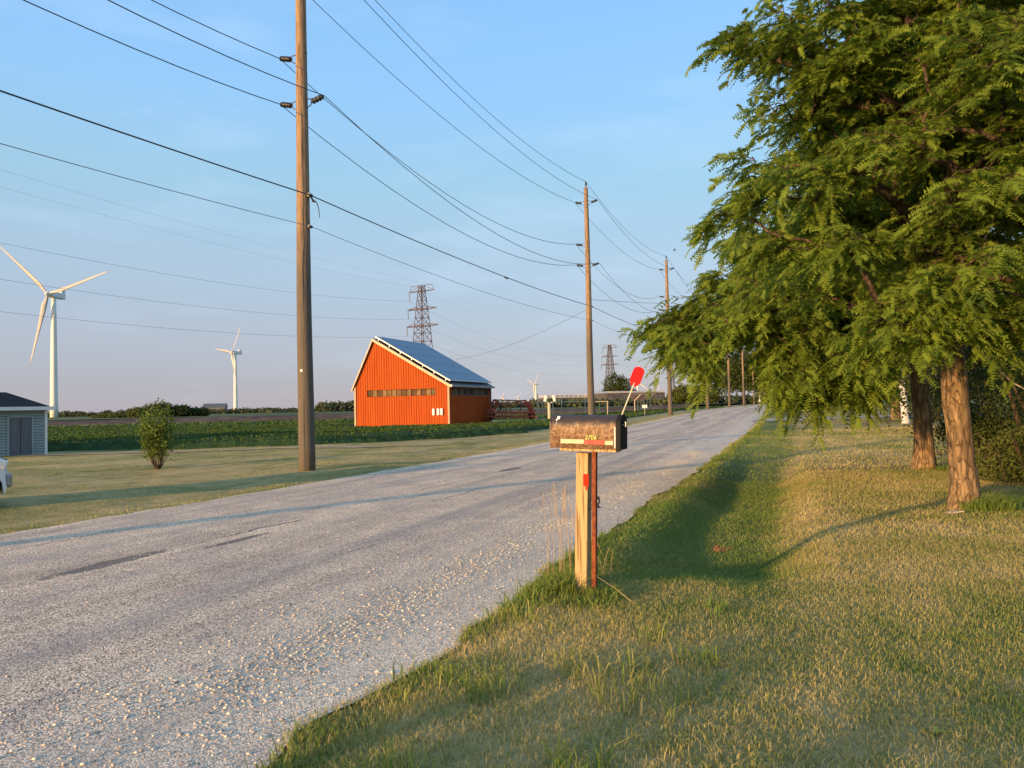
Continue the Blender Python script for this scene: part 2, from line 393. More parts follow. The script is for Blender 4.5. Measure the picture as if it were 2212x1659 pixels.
# ---- road
def road_mat():
    m, t, b = base_mat('chip_seal', 0.85, 0.25); q = NB(t)
    o = q.coord('Object')
    cell = q.voro(o, 110.0, 'Distance'); cc = q.voro(o, 110.0, 'Color')
    sepc = q.n('ShaderNodeSeparateColor'); q.l(cc, sepc.inputs[0])
    stone = q.ramp(sepc.outputs[0], [(0.0, (0.09, 0.07, 0.06)), (0.34, (0.40, 0.33, 0.28)), (0.70, (0.70, 0.595, 0.49)), (1.0, (0.90, 0.79, 0.63))])
    gap = q.ramp(cell, [(0.50, 0.0), (0.80, 0.75)])
    c = q.mix(gap, stone, (0.13, 0.10, 0.09))
    big = q.voro(o, 38.0, 'Distance'); bc = q.n('ShaderNodeSeparateColor'); q.l(q.voro(o, 38.0, 'Color'), bc.inputs[0])
    c = q.mix(q.math('MULTIPLY', q.ramp(big, [(0.22, 1.0), (0.34, 0.0)]), q.ramp(bc.outputs[1], [(0.70, 0.0), (0.74, 0.7)])), c, (0.68, 0.60, 0.52))
    # streaks along the road
    v = q.n('ShaderNodeVectorMath', operation='MULTIPLY'); q.l(o, v.inputs[0]); v.inputs[1].default_value = (1.9, 0.10, 1)
    st = q.noise(v.outputs[0], 1.0, 5, 0.6, 0.25)
    c = q.mix(1.0, c, q.ramp(st, [(0.30, (1.08, 0.93, 0.80)), (0.50, (1.60, 1.38, 1.15)), (0.70, (1.85, 1.60, 1.28))]), 'MULTIPLY')
    blot = q.noise(o, 1.3, 4, 0.6)
    c = q.mix(1.0, c, q.ramp(blot, [(0.35, (0.86, 0.84, 0.86)), (0.65, (1.12, 1.10, 1.06))]), 'MULTIPLY')
    s_ = q.n('ShaderNodeSeparateXYZ'); q.l(o, s_.inputs[0]); u = s_.outputs['X']; s = s_.outputs['Y']
    # worn wheel tracks, darker where the seal shows
    for k, (cu, wd, a) in enumerate(((-2.15, 0.42, 0.45), (-4.95, 0.40, 0.38), (-3.3, 0.30, 0.22), (-6.1, 0.3, 0.30), (-1.45, 0.16, 0.30))):
        d = q.math('ABSOLUTE', q.math('SUBTRACT', u, q.math('ADD', q.math('MULTIPLY', q.math('SUBTRACT', st, 0.5), 0.8), cu)))
        f = q.math('MULTIPLY', q.math('SUBTRACT', 1.0, q.math('DIVIDE', d, wd), True), a)
        c = q.mix(f, c, (0.30, 0.26, 0.245))
    # pale dusty shoulder towards both edges
    w1 = q.n('ShaderNodeMapRange'); w1.interpolation_type = 'SMOOTHSTEP'; q.l(q.math('ADD', u, q.math('MULTIPLY', blot, 0.5)), w1.inputs[0])
    w1.inputs[1].default_value = -1.35; w1.inputs[2].default_value = -0.45
    c = q.mix(q.math('MULTIPLY', w1.outputs[0], 0.36), c, (0.80, 0.66, 0.50))
    # cracks
    for cu, wd, k in ((-3.92, 0.028, 0.0), (-3.02, 0.016, 7.0), (-2.05, 0.009, 13.0), (-5.6, 0.012, 21.0)):
        vv = q.n('ShaderNodeVectorMath', operation='MULTIPLY_ADD'); q.l(o, vv.inputs[0]); vv.inputs[1].default_value = (0.0, 1.0, 0.0); vv.inputs[2].default_value = (k, k, 0)
        wob = q.noise(vv.outputs[0], 1.6, 5, 0.65)
        gate = q.ramp(q.noise(vv.outputs[0], 0.45, 3), [(0.50, 0.0), (0.60, 1.0)])
        d = q.math('ABSOLUTE', q.math('SUBTRACT', u, q.math('ADD', q.math('MULTIPLY', q.math('SUBTRACT', wob, 0.5), 0.55), cu)))
        f = q.math('MULTIPLY', q.ramp(q.math('DIVIDE', d, wd), [(0.5, 0.9), (1.2, 0.0)]), gate)
        c = q.mix(f, c, (0.05, 0.042, 0.04))
    # tar patch on the middle seam
    pn = q.noise(o, 7.0, 4, 0.7)
    for pu, ps, lu, ls in ((-3.96, -2.9, 0.13, 0.75), (-3.62, -1.6, 0.07, 0.6), (-3.9, 7.5, 0.16, 0.7)):
        du = q.math('DIVIDE', q.math('SUBTRACT', u, pu), lu); ds = q.math('DIVIDE', q.math('SUBTRACT', s, ps), ls)
        rr = q.math('ADD', q.math('MULTIPLY', du, du), q.math('MULTIPLY', ds, ds))
        rr = q.math('ADD', rr, q.math('MULTIPLY', q.math('SUBTRACT', pn, 0.5), 2.2))
        c = q.mix(q.ramp(rr, [(0.55, 0.72), (1.0, 0.0)]), c, (0.07, 0.062, 0.062))
    q.l(c, b.inputs['Base Color'])
    h = q.math('ADD', q.math('MULTIPLY', q.math('SUBTRACT', 1.0, cell), 1.0), q.math('MULTIPLY', q.math('SUBTRACT', 1.0, big), 0.25))
    q.bump(h, 0.40, 0.006, b)
    return m
rs_ = steps((-45, -10, 2), (-10, 12, 0.12), (12, 60, 0.6), (60, 420, 6))
ru = np.linspace(0, 1, 15)
UR = np.zeros((len(ru), len(rs_))); SR = np.zeros_like(UR)
for i, a in enumerate(ru):
    lw = edge_wob(rs_ + 40) ; rw = edge_wob(rs_)
    fade = 1 - S((rs_ - 25) / 30.0) * 0.6
    UR[i] = (-6.87 + lw * fade * 0.8) * (1 - a) + (0.02 + rw * fade) * a; SR[i] = rs_
XR, YR = xy(UR, SR)
ZR = H(*xy(np.clip(UR, -6.8, -0.02), SR)) + 0.012 + 0.03 * (1 - ((UR + 3.4) / 3.5) ** 2).clip(0)
me = np_mesh('road', np.stack([UR.ravel(), SR.ravel(), ZR.ravel()], 1), grid_faces(len(ru), len(rs_)))
road = meta(link_mesh('road', me, road_mat(), smooth=True), 'pale chip sealed country road', kind='structure')
road.location = (RO[0], RO[1], 0); road.rotation_euler = (0, 0, -ROADA)
def roadz(u, s):
    return H(*xy(np.clip(u, -6.8, -0.02), s)) + 0.012 + 0.03 * (1 - ((u + 3.4) / 3.5) ** 2).clip(0)

# ---- loose stones on the shoulder
def rocks(P, size, rng):
    n = len(P)
    base = np.array([[1, 0, 0], [-1, 0, 0], [0, 1, 0], [0, -1, 0], [0, 0, 0.7], [0, 0, -0.5]], float)
    f = np.array([[0, 2, 4], [2, 1, 4], [1, 3, 4], [3, 0, 4], [2, 0, 5], [1, 2, 5], [3, 1, 5], [0, 3, 5]])
    V = base[None] * (0.7 + 0.6 * rng.random((n, 6, 1))) + rng.normal(0, 0.18, (n, 6, 3))
    V *= size[:, None, None] * np.stack([1 + 0.4 * rng.random(n), 0.8 + 0.3 * rng.random(n), 0.55 + 0.3 * rng.random(n)], 1)[:, None, :]
    a = rng.random(n) * 2 * PI; ca, sa = np.cos(a)[:, None], np.sin(a)[:, None]
    x = V[..., 0] * ca - V[..., 1] * sa; y = V[..., 0] * sa + V[..., 1] * ca
    V = np.stack([x, y, V[..., 2]], -1) + P[:, None, :]
    F = (f[None] + (np.arange(n) * 6)[:, None, None]).reshape(-1, 3)
    return V.reshape(-1, 3), F, np.repeat(rng.random(n), 6)
def stone_mat():
    m, t, b = base_mat('limestone_chips', 0.85, 0.2); q = NB(t)
    q.l(q.ramp(q.attr('tint'), [(0.0, (0.30, 0.27, 0.24)), (0.4, (0.52, 0.47, 0.41)), (0.8, (0.72, 0.66, 0.55)), (1.0, (0.85, 0.78, 0.60))]), b.inputs['Base Color'])
    return m
ns = 33000
s1 = -7.5 + 21.5 * RNG.random(ns) ** 1.5; 
band = RNG.random(ns)
u1 = np.where(band < 0.55, -0.66 + RNG.normal(0, 0.16, ns) + 0.1 * vnoise(s1 * 1.2, s1 * 0 + 4), np.where(band < 0.85, RNG.uniform(-1.5, 0.05, ns), RNG.uniform(-6.6, -0.2, ns)))
keep = vnoise(s1 * 1.7, u1 * 3 + 8) > np.where(band < 0.55, -0.22, -0.5)
u1, s1 = u1[keep], s1[keep]
x1, y1 = xy(u1, s1); ok = u1 < edge_wob(s1) + 0.06
x1, y1, u1, s1 = x1[ok], y1[ok], u1[ok], s1[ok]
sz = 0.003 + 0.0085 * RNG.random(len(x1)) ** 2.6
V, F, T = rocks(np.stack([x1, y1, roadz(u1, s1) + sz * 0.3], 1), sz, RNG)
grav = link_mesh('gravel', np_mesh('gravel', V, F, {'tint': T}), stone_mat())
meta(grav, 'loose pale stones swept along the road shoulder', 'gravel', kind='stuff')

# ---- driveway across the far lawn, dirt path by the shed, gravel bits
def strip(name, pts_a, pts_b, lift, m, label, n=40):
    A = [np.array(p) for p in pts_a]; B = [np.array(p) for p in pts_b]
    V = []
    for k in range(n + 1):
        t = k / n; a = A[0] * (1 - t) + A[1] * t; b_ = B[0] * (1 - t) + B[1] * t
        for j in range(7):
            p = a * (1 - j / 6) + b_ * (j / 6)
            if j in (0, 6): p = p + (b_ - a) / np.linalg.norm(b_ - a) * 0.25 * float(vnoise(np.array([k * 1.3]), np.array([j + 2.0]))[0])
            V.append((p[0], p[1], Hs(p[0], p[1]) + lift))
    V = np.array(V)
    F = grid_faces(n + 1, 7)
    return meta(link_mesh(name, np_mesh(name, V, F), m, smooth=True), label, kind='structure')
M_DUST = simple('dusty_gravel', (0.47, 0.42, 0.36), (0.34, 0.30, 0.26), 3, 0.9, 0.1, 0, 0.4, coord='World')
M_STRAW = simple('dry_dirt', (0.52, 0.36, 0.20), (0.36, 0.26, 0.14), 1.2, 0.9, 0.1, 0, 0.3, coord='World')
strip('driveway', [(13.3, 43.0), (60, 43.6)], [(14.6, 46.6), (60, 47.4)], 0.03, M_DUST, 'pale gravel driveway crossing the far lawn')
strip('dirt_path', [(-45, 23.6), (-1.5, 29.2)], [(-45, 27.0), (-1.5, 29.9)], 0.02, M_STRAW, 'straw coloured dry strip along the crop edge', 60)

# ================================================================== GRASS
def blades3(P, h, wdt, rng, lean=0.5, tint=None):
    n = len(P); a = rng.random(n) * 2 * PI
    dx, dy = np.cos(a), np.sin(a)
    la = rng.random(n) * 2 * PI; l = h * lean * rng.random(n)
    lx, ly = np.cos(la) * l, np.sin(la) * l
    V = np.zeros((n, 5, 3))
    V[:, 0] = P + np.stack([dx * wdt / 2, dy * wdt / 2, -0.01 + 0 * h], 1)
    V[:, 1] = P - np.stack([dx * wdt / 2, dy * wdt / 2, 0.01 + 0 * h], 1)
    mid = P + np.stack([lx * 0.35, ly * 0.35, h * 0.6], 1)
    V[:, 2] = mid - np.stack([dx * wdt * 0.4, dy * wdt * 0.4, 0 * h], 1)
    V[:, 3] = mid + np.stack([dx * wdt * 0.4, dy * wdt * 0.4, 0 * h], 1)
    V[:, 4] = P + np.stack([lx, ly, h * (1 - 0.25 * lean * rng.random(n))], 1)
    b = (np.arange(n) * 5)[:, None]
    t = rng.random(n) if tint is None else tint
    return V.reshape(-1, 3), b + np.array([[0, 1, 2, 3]]), b + np.array([[3, 2, 4]]), np.repeat(t, 5)
def blades1(P, h, wdt, rng, lean=0.6):
    n = len(P); a = rng.random(n) * 2 * PI; la = rng.random(n) * 2 * PI; l = h * lean * rng.random(n)
    V = np.zeros((n, 3, 3))
    o = np.stack([np.cos(a) * wdt / 2, np.sin(a) * wdt / 2, 0 * h], 1)
    V[:, 0] = P + o; V[:, 1] = P - o; V[:, 2] = P + np.stack([np.cos(la) * l, np.sin(la) * l, h], 1)
    return V.reshape(-1, 3), np.arange(n * 3).reshape(-1, 3), np.repeat(rng.random(n), 3)
def scatter(n, z0, z1, rng, side):
    z = np.sqrt(rng.uniform(z0 * z0, z1 * z1, n)); x = (rng.uniform(-0.46, 1.02, n) if side > 0 else rng.uniform(-1.0, 0.46, n)) * z
    u, s = us(x, z)
    ok = (u > edge_wob(s) - 0.02) if side > 0 else (u < -6.87 + 0.8 * edge_wob(s + 40))
    return x[ok], z[ok], u[ok], s[ok]
gr = np.random.default_rng(3)
Vs, Q4, Q3, Ts, off = [], [], [], [], 0
def add3(V, a, b, t):
    global off
    Vs.append(V); Q4.append(a + off); Q3.append(b + off); Ts.append(t); off += len(V)
def add1(V, f, t):
    global off
    Vs.append(V); Q3.append(f + off); Ts.append(t); off += len(V)
x, y, u, s = scatter(185000, 2.7, 7.5, gr, 1)
hh = (0.018 + 0.024 * gr.random(len(x))) * (1 + 0.9 * np.clip(vnoise(x * 1.4, y * 1.4) + 0.1, 0, 1))
add3(*blades3(np.stack([x, y, H(x, y)], 1), hh, 0.003 + 0.003 * gr.random(len(x)), gr, 1.5))
x, y, u, s = scatter(185000, 7.5, 15, gr, 1)
hh = 0.020 + 0.026 * gr.random(len(x))
add1(*blades1(np.stack([x, y, H(x, y) - 0.005], 1), hh, 0.009 + 0.005 * gr.random(len(x)), gr, 1.5))
x, y, u, s = scatter(125000, 15, 34, gr, 1)
add1(*blades1(np.stack([x, y, H(x, y) - 0.005], 1), 0.022 + 0.028 * gr.random(len(x)), 0.020 + 0.01 * gr.random(len(x)), gr, 1.6))
x, y, u, s = scatter(120000, 9, 31, gr, -1)
add1(*blades1(np.stack([x, y, H(x, y) - 0.005], 1), 0.010 + 0.012 * gr.random(len(x)), 0.016 + 0.01 * gr.random(len(x)), gr, 2.2))
# verge growth along both road edges
for sgn, n, s0, s1_ in ((1, 9000, 8, 45), (-1, 9000, -2, 60)):
    s = gr.uniform(s0, s1_, n); u = (edge_wob(s) + np.abs(gr.normal(0, 0.16, n))) if sgn > 0 else (-6.87 + 0.8 * edge_wob(s + 40) - np.abs(gr.normal(0, 0.25, n)))
    x, y = xy(u, s)
    add1(*blades1(np.stack([x, y, H(x, y) - 0.005], 1), (0.05 if sgn > 0 else 0.02) + (0.05 if sgn > 0 else 0.025) * gr.random(n), 0.010 + 0.010 * gr.random(n), gr, 1.1))
me = np_mesh('lawn_grass', np.concatenate(Vs), [np.concatenate(Q4), np.concatenate(Q3)], {'tint': np.concatenate(Ts)})
meta(link_mesh('lawn_grass', me, M_BLADE), 'short mown grass of the lawns, green and straw mixed', 'grass', kind='stuff')

# taller tufts: by the road edge, round the mailbox and the tree feet
Vs, Q4, Q3, Ts, off = [], [], [], [], 0
s = gr.uniform(-8.0, 4.5, 9500)
u = edge_wob(s) + 0.02 + np.abs(gr.normal(0, 0.24, len(s)))
clump = vnoise(s * 2.3, u * 3.1 + 5)
ok = (clump > -0.12) | (u < edge_wob(s) + 0.12)
s, u, clump = s[ok], u[ok], clump[ok]; x, y = xy(u, s)
hh = (0.040 + 0.10 * gr.random(len(x)) ** 1.6) * np.clip(0.70 + 1.5 * clump, 0.25, 1.3) * (1 - 0.45 * S((s + 1.5) / 3.0)) * np.clip(1.2 - 0.6 * (u - edge_wob(s)), 0.5, 1.2)
add3(*blades3(np.stack([x, y, H(x, y) - 0.01], 1), hh, 0.004 + 0.0055 * gr.random(len(x)), gr, 1.0))
s = gr.uniform(-8.5, -3.0, 6000); u = edge_wob(s) + gr.uniform(0.3, 1.5, len(s)); ok = vnoise(s * 3.1 + 2, u * 3.3) > 0.12
s, u = s[ok], u[ok]; x, y = xy(u, s)
add3(*blades3(np.stack([x, y, H(x, y) - 0.01], 1), 0.06 + 0.10 * gr.random(len(x)), 0.005 + 0.005 * gr.random(len(x)), gr, 1.1))
MB = at_ground(1266, 1290); TF = at_ground(2088, 1100)
for cx, cy, rad, n, h0, h1 in ((MB.x - 0.02, MB.y - 0.10, 0.22, 1300, 0.03, 0.09), (MB.x - 0.17, MB.y + 0.12, 0.15, 700, 0.08, 0.24), (MB.x + 0.12, MB.y - 0.05, 0.13, 500, 0.04, 0.13),
                               (TF.x + 0.22, TF.y - 0.10, 0.26, 1700, 0.08, 0.26), (TF.x + 0.02, TF.y - 0.22, 0.16, 600, 0.06, 0.18), (8.25, 15.2, 0.35, 600, 0.05, 0.16)):
    a = gr.random(n) * 2 * PI; rr = rad * np.sqrt(gr.random(n)) * (0.6 + 0.8 * gr.random(n))
    x = cx + rr * np.cos(a); y = cy + rr * np.sin(a)
    add3(*blades3(np.stack([x, y, H(x, y) - 0.01], 1), h0 + (h1 - h0) * gr.random(n), 0.004 + 0.005 * gr.random(n), gr, 1.2))
me = np_mesh('tall_grass', np.concatenate(Vs), [np.concatenate(Q4), np.concatenate(Q3)], {'tint': np.concatenate(Ts)})
meta(link_mesh('tall_grass', me, M_LONG), 'long unmown grass tufts by the road edge, mailbox and tree feet', 'grass', kind='stuff')

# ================================================================== CROPS
M_CROP = leaf_mat('bean_leaves', (0.028, 0.060, 0.014), (0.060, 0.115, 0.026), (0.11, 0.15, 0.035), 0.2)
M_CROPBASE = simple('bean_canopy', (0.055, 0.095, 0.026), (0.028, 0.055, 0.015), 2.2, 0.8, 0.1, 0, 1.0, (1, 1, 1), 'World', 0.15)
def crop_front(x):     # y of the crop's near edge at x
    return np.where(x < 1.5, np.interp(x, [-60, -18.8, -8.5, 1.5], [27.5, 30.4, 30.6, 38.0]), 0)
def crop_mask(x, y):
    u, s = us(x, y)
    return (y > crop_front(x)) & (u < -9.6 - 0.8 * S((36 - s) / 8)) & ~((x > -14) & (x < 6) & (y > 58.6) & (y < 82) & (us(x, y)[0] < -12)) & (y < 113 + 0.35 * (x + 20))
def kites(C, ln, wd, rng, flat=0.5):
    """random oriented leaf kites at centres C"""
    n = len(C)
    d = rng.normal(0, 1, (n, 3)); d[:, 2] *= flat; d /= np.linalg.norm(d, axis=1)[:, None]
    r = rng.normal(0, 1, (n, 3)); e = np.cross(d, r); e /= np.linalg.norm(e, axis=1)[:, None] + 1e-9
    V = np.zeros((n, 4, 3)); L = (ln * (0.6 + 0.8 * rng.random(n)))[:, None]; W = (wd * (0.6 + 0.8 * rng.random(n)))[:, None]
    V[:, 0] = C - d * L / 2; V[:, 1] = C + e * W / 2; V[:, 2] = C + d * L / 2; V[:, 3] = C - e * W / 2
    return V.reshape(-1, 3), (np.arange(n) * 4)[:, None] + np.array([[0, 1, 2, 3]])
cr_ = np.random.default_rng(8)
def crop_points(n, y0, y1):
    y = np.sqrt(cr_.uniform(y0 ** 2, y1 ** 2, n)); x = cr_.uniform(-0.75, 0.45, n) * y
    ok = crop_mask(x, y); return x[ok], y[ok]
VV, FF, TT, o_ = [], [], [], 0
for n, y0, y1, sz, hh0 in ((90000, 28, 46, 0.085, 0.42), (80000, 46, 80, 0.125, 0.45), (30000, 80, 150, 0.30, 0.5)):
    x, y = crop_points(n, y0, y1)
    rowp = np.cos((x * 0.13 + y * 1.0) * 2 * PI / 1.9) * 0.5 + 0.5
    k = cr_.random(len(x)) < (0.45 + 0.55 * rowp); x, y, rowp = x[k], y[k], rowp[k]
    hh0 = hh0 * (1 - 0.62 * S((y - 34) / 14.0))
    front = np.clip(1 - (y - crop_front(x)) / 1.2, 0, 1) if y0 < 40 else 0 * x
    z = H(x, y) + np.where(cr_.random(len(x)) < 0.6 * front, cr_.random(len(x)) * hh0, hh0 * (0.62 + 0.28 * rowp + 0.22 * cr_.random(len(x)) + 0.25 * vnoise(x * 0.8, y * 0.8)))
    V, F = kites(np.stack([x, y, z], 1), sz, sz * 0.75, cr_, 0.5)
    VV.append(V); FF.append(F + o_); TT.append(np.repeat(cr_.random(len(x)), 4)); o_ += len(V)
meta(link_mesh('crop_leaves', np_mesh('crop_leaves', np.concatenate(VV), np.concatenate(FF), {'tint': np.concatenate(TT)}), M_CROP), 'low green bean rows filling the field round the red barn', 'crop', kind='stuff')
# canopy sheet under the leaves
xs = np.arange(-110, 60, 0.8); ys = np.arange(28, 160, 0.8)
XX, YY = np.meshgrid(xs, ys, indexing='ij'); msk = crop_mask(XX, YY - 0.35)
ZZ = H(XX, YY) + np.where(msk, (0.30 + 0.16 * vnoise(XX * 0.7, YY * 0.9)) * (1 - 0.66 * S((YY - 34) / 14.0)), -0.3)
meta(link_mesh('crop_field', np_mesh('crop_field', np.stack([XX.ravel(), YY.ravel(), ZZ.ravel()], 1), grid_faces(len(xs), len(ys))), M_CROPBASE, smooth=True), kind='structure')
# far fields beyond the bank
M_FAR = simple('far_field', (0.16, 0.17, 0.06), (0.07, 0.10, 0.035), 0.02, 0.9, 0.1, 0, 0, (1, 0.35, 1), 'World')
bm = new(); 
def quad_z(bm, pts, z):
    return bm.faces.new([bm.verts.new((p[0], p[1], z if not callable(z) else z(*p))) for p in pts])
quad_z(bm, [(-3500, 126), (-60, 126), (-40, 130), (-10, 140), (14, 165), (140, 430), (3500, 600), (3500, 7000), (-3500, 7000)], lambda x, y: 0.80 if y < 400 else 0.9)
meta(bm_obj('far_fields', bm, M_FAR), kind='structure')

# embankment: long low brown bank with a pale top on its left end
def bank_mat():
    m, t, b = base_mat('bank_soil', 0.9, 0.1); q = NB(t)
    n = q.noise(q.coord('World', (0.3, 0.3, 1.5)), 1.5, 5)
    q.l(q.ramp(n, [(0.35, (0.055, 0.045, 0.040)), (0.6, (0.095, 0.080, 0.070)), (0.75, (0.14, 0.12, 0.085))]), b.inputs['Base Color']); q.bump(n, 0.6, 0.1, b); return m
bx = np.linspace(-160, 30, 120); prof = [(-3.0, -0.2), (-1.4, 0.55), (-0.6, 0.78), (0.6, 0.80), (4.0, 0.72), (7.0, 0.0)]
V = []
for xx in bx:
    yc = 122 + 0.08 * (xx + 60); hsc = (0.92 + 0.35 * S((xx + 75) / 70.0)) * (1 + 0.10 * float(vnoise(np.array([xx * 0.25]), np.array([3.0]))[0]))
    for (dy, z) in prof: V.append((xx, yc + dy, z * hsc + 0.05 * float(vnoise(np.array([xx * 0.8]), np.array([dy]))[0]) + Hs(xx, yc) * 0.5))
meta(link_mesh('embankment', np_mesh('embankment', np.array(V), grid_faces(len(bx), len(prof))), bank_mat(), smooth=False), 'low dark earth bank behind the crop field', kind='structure')
strip('farm_track', [(-160, 120.2), (-44, 129.2)], [(-160, 124.2), (-44, 131.8)], 0.92, M_DUST, 'pale track on top of the earth bank', 50)
# ================================================================== UTILITY POLES AND LINES
PERP = Vector((RN[0], RN[1], 0))
P_DIR = Vector((8.9, 22.5, 0))
POLES = [Vector((-4.78 - 8.9 * 0.60, 17.8 - 22.5 * 0.60, 0)), Vector((-4.78, 17.8, 0)), Vector((4.12, 40.3, 0))]
for k in range(3, 10): POLES.append(Vector((4.12, 40.3, 0)) + Vector((8.72, 22.35, 0)) * (k - 2))
for p in POLES: p.z = Hs(p.x, p.y)
POLES[0].z -= 0.45
PINH, HI, MIDL, LO, COMM, COMM2 = 13.0, 11.95, 9.72, 8.62, 6.38, 5.65
RINGP = [(0.0, 0.02), (0.03, 0.055), (0.05, 0.055), (0.06, 0.035), (0.09, 0.055), (0.11, 0.055), (0.12, 0.035), (0.15, 0.055), (0.17, 0.055), (0.18, 0.035), (0.21, 0.05), (0.23, 0.02)]
def lathe_line(bm, a, b, prof, n=8, k=1.0):
    a, b = Vector(a), Vector(b); L = prof[-1][0]
    tube(bm, [a.lerp(b, t / L) for t, r in prof], [r * k for t, r in prof], n)
def insulator_part(side, h, rad, parent, arm=0.60):
    """forked bracket from the pole and a ribbed insulator carrying the conductor"""
    bm = new(); s = side; knee = Vector((s * 0.27, 0, h - 0.06))
    tube(bm, [(s * rad * 0.8, 0, h + 0.02), (s * 0.25, 0, h + 0.02), knee], 0.013, 5); bm_obj('bracket_rod', bm, M_BLACK, parent); bm = new()
    tube(bm, [(s * rad * 0.8, 0, h - 0.20), (s * 0.25, 0, h - 0.13), knee], 0.013, 5); bm_obj('bracket_rod', bm, M_BLACK, parent); bm = new()
    tube(bm, [(-s * (rad + 0.03), 0, h + 0.02), (-s * rad * 0.7, 0, h + 0.02)], 0.02, 5)
    bm_obj('pole_bolt', bm, M_BLACK, parent)
    bm = new(); lathe_line(bm, knee, (s * arm, 0, h + 0.02), RINGP, 8, 1.25)
    bm_obj('insulator', bm, M_BLACK, parent, True)
POLE_LABELS = ['wooden utility pole standing behind the viewer beside the road', 'tallest wooden utility pole, nearest, on the lawn left of the road', 'wooden utility pole rising behind the mailbox', 'utility pole whose top shows left of the leafy branches',
               'fourth utility pole along the road, its top hidden by leaves', 'fifth utility pole along the road, thin below the leaves'] + ['far utility pole under the leaves, just left of the lit trees at the road end', 'far utility pole at the road end, second of the last four', 'far utility pole at the road end, third of the last four', 'last and smallest utility pole at the end of the road']
for i, p in enumerate(POLES):
    t = thing('utility_pole', POLE_LABELS[i], 'utility pole', p, -ROADA - R(0.6), 'wooden utility poles along the road')
    n = 14 if i < 4 else 8
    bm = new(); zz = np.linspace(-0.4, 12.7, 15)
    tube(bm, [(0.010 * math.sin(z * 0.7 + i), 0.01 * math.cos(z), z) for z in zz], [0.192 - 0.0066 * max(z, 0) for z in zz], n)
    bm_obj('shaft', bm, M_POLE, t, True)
    bm = new(); tube(bm, [(0, 0, 12.6), (0, 0, 12.95)], 0.02, 6); lathe_line(bm, (0, 0, 12.78), (0, 0, 13.02), RINGP, 8)
    bm_obj('top_pin', bm, M_BLACK, t, True)
    if i < 6:
        for s, h in ((-1, HI), (1, HI), (-1, MIDL), (-1, LO), (1, LO)): insulator_part(s, h, 0.13, t)
    if i in (1, 2, 3):
        for h, r_ in ((COMM, 0.05), (COMM2, 0.035)):
            bm = new(); tube(bm, [(0.10, 0, h), (0.20, 0, h - 0.02)], 0.022, 6); tube(bm, [(0.185, -0.06, h), (0.185, 0.06, h)], r_, 8)
            bm_obj('cable_clamp', bm, M_BLACK, t)
    if i in (1, 2):
        bm = new(); zz2 = np.linspace(0.0, 12.3, 22); tube(bm, [(0.07 + 0.006 * math.sin(z * 5), -math.sqrt(max((0.192 - 0.0066 * z) ** 2 - 0.0049, 0)) - 0.006, z) for z in zz2], 0.006, 4, False)
        bm_obj('ground_wire', bm, M_OLDPOST, t)
        bm = new()
        for z in (1.35, 1.7, 2.9, 4.1): box(bm, (-0.05, -0.183 + 0.0066 * z, z), (0.03, 0.03, 0.03))
        bm_obj('bolt', bm, M_OLDPOST, t)['kind'] = 'stuff'
    if i == 1:
        bm = new(); tube(bm, [(0.20, 0, COMM - 0.02), (0.27, 0.02, COMM - 0.14), (0.36, 0.02, COMM - 0.18), (0.41, 0.02, COMM - 0.32), (0.44, 0.02, COMM - 0.55)], [0.012, 0.035, 0.012, 0.010, 0.007], 6)
        bm_obj('cable_tail', bm, M_BLACK, t)
        bm = new(); box(bm, (0.03, -0.186, 2.3), (0.05, 0.012, 0.05)); bm_obj('pole_tag', bm, M_STEEL, t)

def wire(name, pts3, sag, rad, m, label, cat='power line', group='overhead lines along the road', n=4, steps_=14, cam_scale=True):
    bm = new(); P = []; RR = []
    for a, b in zip(pts3[:-1], pts3[1:]):
        sg = sag * ((b - a).length / 24.0) ** 2 if sag > 0 else -sag
        for k in range(steps_):
            t = k / steps_; q_ = a.lerp(b, t); q_.z -= 4 * sg * t * (1 - t); P.append(q_)
    P.append(pts3[-1])
    tube(bm, P, rad, n)
    return meta(bm_obj(name, bm, m, None, True), label, cat, group)
def line_pts(h, off, n=9, h0=None): return [p + PERP * off + Vector((0, 0, h)) for p in POLES[:n]]
wire('power_line', line_pts(PINH + 0.02, 0), 0.78, 0.0115, M_WIRE, 'topmost conductor riding on the pins of the pole tops')
wire('power_line', line_pts(HI + 0.03, -0.62), 0.78, 0.0115, M_WIRE, 'upper conductor on the field side of the poles, one metre below the top')
wire('power_line', line_pts(HI + 0.03, 0.62), 0.82, 0.0115, M_WIRE, 'upper conductor on the road side of the poles, one metre below the top')
wire('power_line', line_pts(MIDL + 0.03, -0.62), 1.15, 0.0115, M_WIRE, 'single conductor on the field side between upper and lower pairs')
wire('power_line', line_pts(LO + 0.03, -0.62), 1.10, 0.0115, M_WIRE, 'lowest bare conductor on the field side of the poles')
wire('power_line', line_pts(LO + 0.03, 0.62), 1.22, 0.0115, M_WIRE, 'lowest bare conductor on the road side of the poles')
comm_cable = wire('cable', line_pts(COMM, 0.20, 5), 0.18, 0.015, M_WIRE, 'thick dark telephone cable slung below the bare conductors', 'cable')
wire('cable', line_pts(COMM2, 0.20, 5), 0.28, 0.007, M_WIRE2, 'thin grey cable, lowest of the lines on the poles', 'cable')
a_ = POLES[2] + PERP * 0.15 + Vector((0, 0, 6.75)); b_ = POLES[3] + PERP * -0.1 + Vector((0, 0, 9.1))
wire('cable', [a_, b_], 0.02, 0.010, M_WIRE, 'level cable between the second and third visible poles', 'cable')
wire('cable', [POLES[2] + Vector((0, 0, 6.3)), at(985, 776, 68.0)], -0.45, 0.012, M_WIRE2, 'service cable running down from the mailbox pole to the red barn', 'cable')
wire('cable', [POLES[2] + Vector((0.25, 0.3, 9.7)), at(2300, 640, 26)], -0.6, 0.004, M_WIRE2, 'thin cable passing behind the trees', 'cable') if False else None
